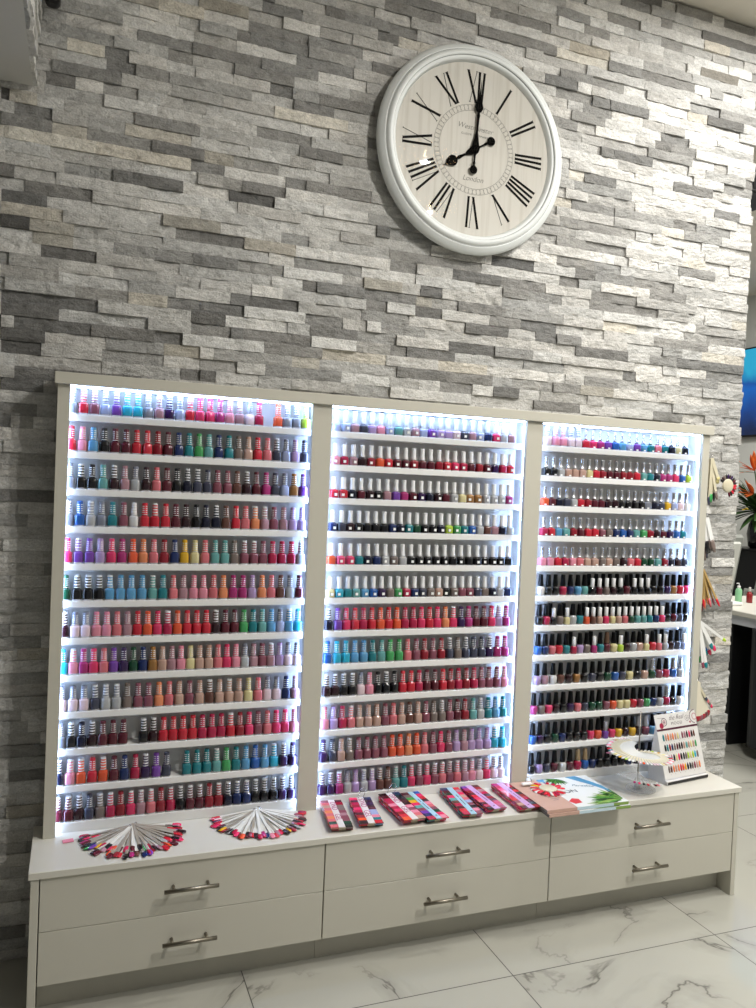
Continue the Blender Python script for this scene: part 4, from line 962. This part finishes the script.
bottle_thing('lotion_bottle', (4.07, 1.32, .8202), [(0, .026, .026), (.004, .028, .028), (.075, .028, .028), (.09, .018, .018), (.10, .010, .010)], mat('red_lotion', '#8c1c22', .2, 0, .3), [(.10, .012, .012), (.135, .011, .011), (.137, .008, .008)], mat('frosted_cap', '#c8c4c0', .4), 'small dark red bottle with frosted cap beside the green soap', 'bottle')
mb = MB(); mb.bbox(3.76, 3.90, 1.20, 1.50, .8202, .842, WHITEP, .006); tag(mb.build('white_towel'), 'folded white towel lying flat on the manicure table', 'towel')
# white salon chairs
def chair(loc, rz, label, up=0.0):
    t = thing('salon_chair', loc, label, 'chair', 'white salon chairs', rz)
    CH = mat('chair_white_vinyl', '#d6d6ce', .4); CG = mat('chair_grey_frame', '#9b9d97', .4)
    mb = MB(); mb.bbox(-.25, .25, -.24, .24, .44+up, .53+up, CH, .03); mb.build('seat', t)
    M = Matrix.Translation((0, .24, .53+up)) @ Matrix.Rotation(-.18, 4, 'X')
    mb = MB(); mb.bbox(-.25, .25, -.0, .05, .02, .52, CG, .02, M); mb.build('backrest_frame', t)
    mb = MB(); mb.bbox(-.20, .20, -.028, .0, .07, .47, CH, .015, M); mb.bbox(-.20, .20, .05, .078, .07, .47, CH, .015, M); mb.build('backrest', t)
    for sx in (-1, 1):
        mb = MB(); mb.tube([(sx*.27, .2, .48+up), (sx*.27, .2, .68+up), (sx*.27, .12, .70+up), (sx*.27, -.18, .70+up), (sx*.27, -.2, .48+up)], .016, CG, 8); mb.build('armrest', t)
    mb = MB(); mb.tube([(0, 0, .06), (0, 0, .44+up)], .03, CHROME, 12); mb.build('column', t)
    for i in range(5):
        a = 2*PI*i/5+.3; mb = MB(); mb.tube([(0, 0, .08), (.27*math.cos(a), .27*math.sin(a), .05)], .018, CHROME, 8); mb.lathe([(.0001, -.01), (.024, -.01), (.024, .01), (.0001, .01)], BLACK, 12, Matrix.Translation((.27*math.cos(a), .27*math.sin(a), .0245)) @ RX); mb.build('leg', t)
    return t
chair((4.82, 2.12, 0), rad(186), 'white salon chair with grey-framed back behind the manicure table', .06)
chair((4.80, 2.72, 0), rad(182), 'white salon chair farther back beside the black pedestal', .16)
VP = (4.89, 2.02+.55, 1.0)
pl = thing('flower_stand', (5.5, 2.62, 0), 'black tall pedestal cabinet carrying the vase of tropical flowers', 'pedestal')
mb = MB(); mb.bbox(5.34, 5.72, 2.46, 2.82, .001, 1.058, BLACKM, .006); wpart(mb, 'column', pl)
mb = MB(); mb.bbox(5.32, 5.74, 2.44, 2.84, 1.058, 1.07, BLACK, .001); wpart(mb, 'top_board', pl)
VP = (5.475, 2.62, 1.0705)
vs_ = thing('flower_vase', VP, 'tall glossy black vase of bird-of-paradise flowers and green leaves', 'vase')
mb = MB(); mb.lathe([(.0001, .0003), (.06, .0003), (.075, .02), (.09, .12), (.078, .20), (.060, .245), (.064, .26), (.055, .26), (.05, .24)], mat('vase_black', '#08090c', .12, 0, .6), 32); mb.build('vase_body', vs_)
FO = mat('petal_orange', '#e06a2c', .5); FP = mat('petal_pink', '#c93468', .5); FYL = mat('petal_yellow', '#f0d21e', .5); LG = mat('leaf_green', '#2b4a1c', .5); LG2 = mat('leaf_dark_green', '#18300f', .5); BRK = mat('bract_olive', '#5d6128', .5)
rn = random.Random(21)
def blade(mb, p, d, L, wd, m, bend=.2, thick=.002):
    d = Vector(d).normalized(); s_ = d.cross(Vector((0, 0, 1))); s_ = s_.normalized() if s_.length > .01 else Vector((1, 0, 0)); up = s_.cross(d)
    vs = []; N = 6
    for i in range(N+1):
        f = i/N; c = Vector(p)+d*L*f-Vector((0, 0, 1))*bend*L*f*f; w_ = wd*math.sin(PI*min(.97, f*.92+.06))
        vs += [c-s_*w_/2, c+up*thick+s_*0, c+s_*w_/2, c-up*thick]
    fs = []
    for i in range(N):
        a = i*4
        for j in range(4): fs.append((a+j, a+(j+1) % 4, a+4+(j+1) % 4, a+4+j))
    fs += [(3, 2, 1, 0), (N*4, N*4+1, N*4+2, N*4+3)]
    mb.add(vs, fs, m, True)
mb = MB()
for i in range(70):
    a = rn.uniform(.62*PI, 1.4*PI); e = rn.uniform(-.25, 1.2); blade(mb, (0, 0, .31), (math.cos(a)*math.cos(e), math.sin(a)*math.cos(e), math.sin(e)), rn.uniform(.18, .42), rn.uniform(.04, .075), rn.choice((LG, LG2, LG)), .25)
tag(mb.build('leaves', vs_), kind='stuff')
for (hx_, hy_, hz_, m, nb, L) in ((-.24, .06, .58, FO, 9, .15), (-.16, -.10, .46, FO, 9, .13), (-.02, .05, .66, FO, 8, .15), (-.28, -.02, .40, FP, 8, .08), (-.12, .10, .50, FP, 7, .08), (-.20, .0, .535, FYL, 3, .09), (-.19, -.06, .33, FYL, 3, .11), (.04, -.12, .52, FO, 8, .14), (.06, -.05, .45, FP, 7, .08)):
    mb = MB(); mb.tube([(hx_*.15, hy_*.15, .30), (hx_*.6, hy_*.6, .3+(hz_-.3)*.65), (hx_, hy_, hz_)], .005, LG, 6)
    hx_ *= 1.12; L *= 1.25; mb2_ = 0
    for k in range(nb):
        a = rn.uniform(-1.2, 1.2)+PI; e = rn.uniform(-.2, 1.1) if m is not FYL else rn.uniform(-.3, .3)
        blade(mb, (hx_, hy_, hz_), (math.cos(a)*math.cos(e), math.sin(a)*math.cos(e), math.sin(e)), L*rn.uniform(.7, 1.1), L*.22, m, .05)
    if m is FO: blade(mb, (hx_+.05, hy_, hz_-.02), (-1, 0, .02), .24, .022, BRK, .0)
    mb.build('flower', vs_)
# television on the side wall
tv = thing('wall_television', (5.86, 2.85, 2.476), 'blue lit television screen on the side wall past the stone', 'television')
def tv_mat():
    m = bpy.data.materials.new('tv_screen'); m.use_nodes = True; nt = m.node_tree; b = nt.nodes['Principled BSDF']; L = nt.links.new
    tc = nt.nodes.new('ShaderNodeTexCoord'); s_ = nt.nodes.new('ShaderNodeSeparateXYZ'); L(tc.outputs['Object'], s_.inputs[0])
    mr = nt.nodes.new('ShaderNodeMapRange'); mr.inputs[1].default_value = -.36; mr.inputs[2].default_value = .36; L(s_.outputs[2], mr.inputs[0])
    n = nt.nodes.new('ShaderNodeTexNoise'); n.inputs['Scale'].default_value = 5; L(tc.outputs['Object'], n.inputs['Vector'])
    ad = nt.nodes.new('ShaderNodeMath'); ad.operation = 'MULTIPLY_ADD'; ad.inputs[1].default_value = .35; L(n.outputs['Fac'], ad.inputs[0]); L(mr.outputs[0], ad.inputs[2])
    r = nt.nodes.new('ShaderNodeValToRGB'); e = r.color_ramp.elements; e[0].position = .12; e[0].color = lin('#04132e'); e[1].position = 1.1 if False else 1.0; e[1].color = lin('#2ba8cf')
    x = e.new(.40); x.color = lin('#0c3f86'); x = e.new(.72); x.color = lin('#0e62b8'); x = e.new(.80); x.color = lin('#0a4fa0')
    L(ad.outputs[0], r.inputs[0]); L(r.outputs[0], b.inputs['Emission Color']); b.inputs['Emission Strength'].default_value = .95; b.inputs['Base Color'].default_value = (.01, .01, .02, 1); b.inputs['Roughness'].default_value = .25
    return m
mb = MB(); mb.bbox(-.02, .035, -.70, .70, -.413, .413, BLACK, .004); mb.build('housing', tv)
mb = MB(); mb.box(-.0225, -.0202, -.685, .685, -.396, .398, tv_mat()); scr = mb.build('screen', tv)
text_part('lettering', 'H', .14, Matrix.Translation((-.0232, -.12, .12)) @ Matrix.Rotation(-PI/2, 4, 'Z') @ FRONT, mat('screen_cyan', '#3fc8e8', .5, emis='#3fc8e8', es=.8), scr)
spk = thing('hanging_speaker', (3.0, .42, 2.94), 'black box speaker hung from the ceiling just past the stone wall', 'speaker')
mb = MB(); mb.bbox(-.115, .11, -.12, .12, -.065, .065, BLACK, .008); mb.build('housing', spk)
mb = MB(); mb.bbox(-.09, .09, -.1235, -.1202, -.05, .05, BLACKM, .001); mb.build('grille', spk)
mb = MB(); mb.tube([(0, 0, .064), (0, 0, HC-2.94-.0005)], .010, BLACKM, 10); mb.build('ceiling_bracket', spk)
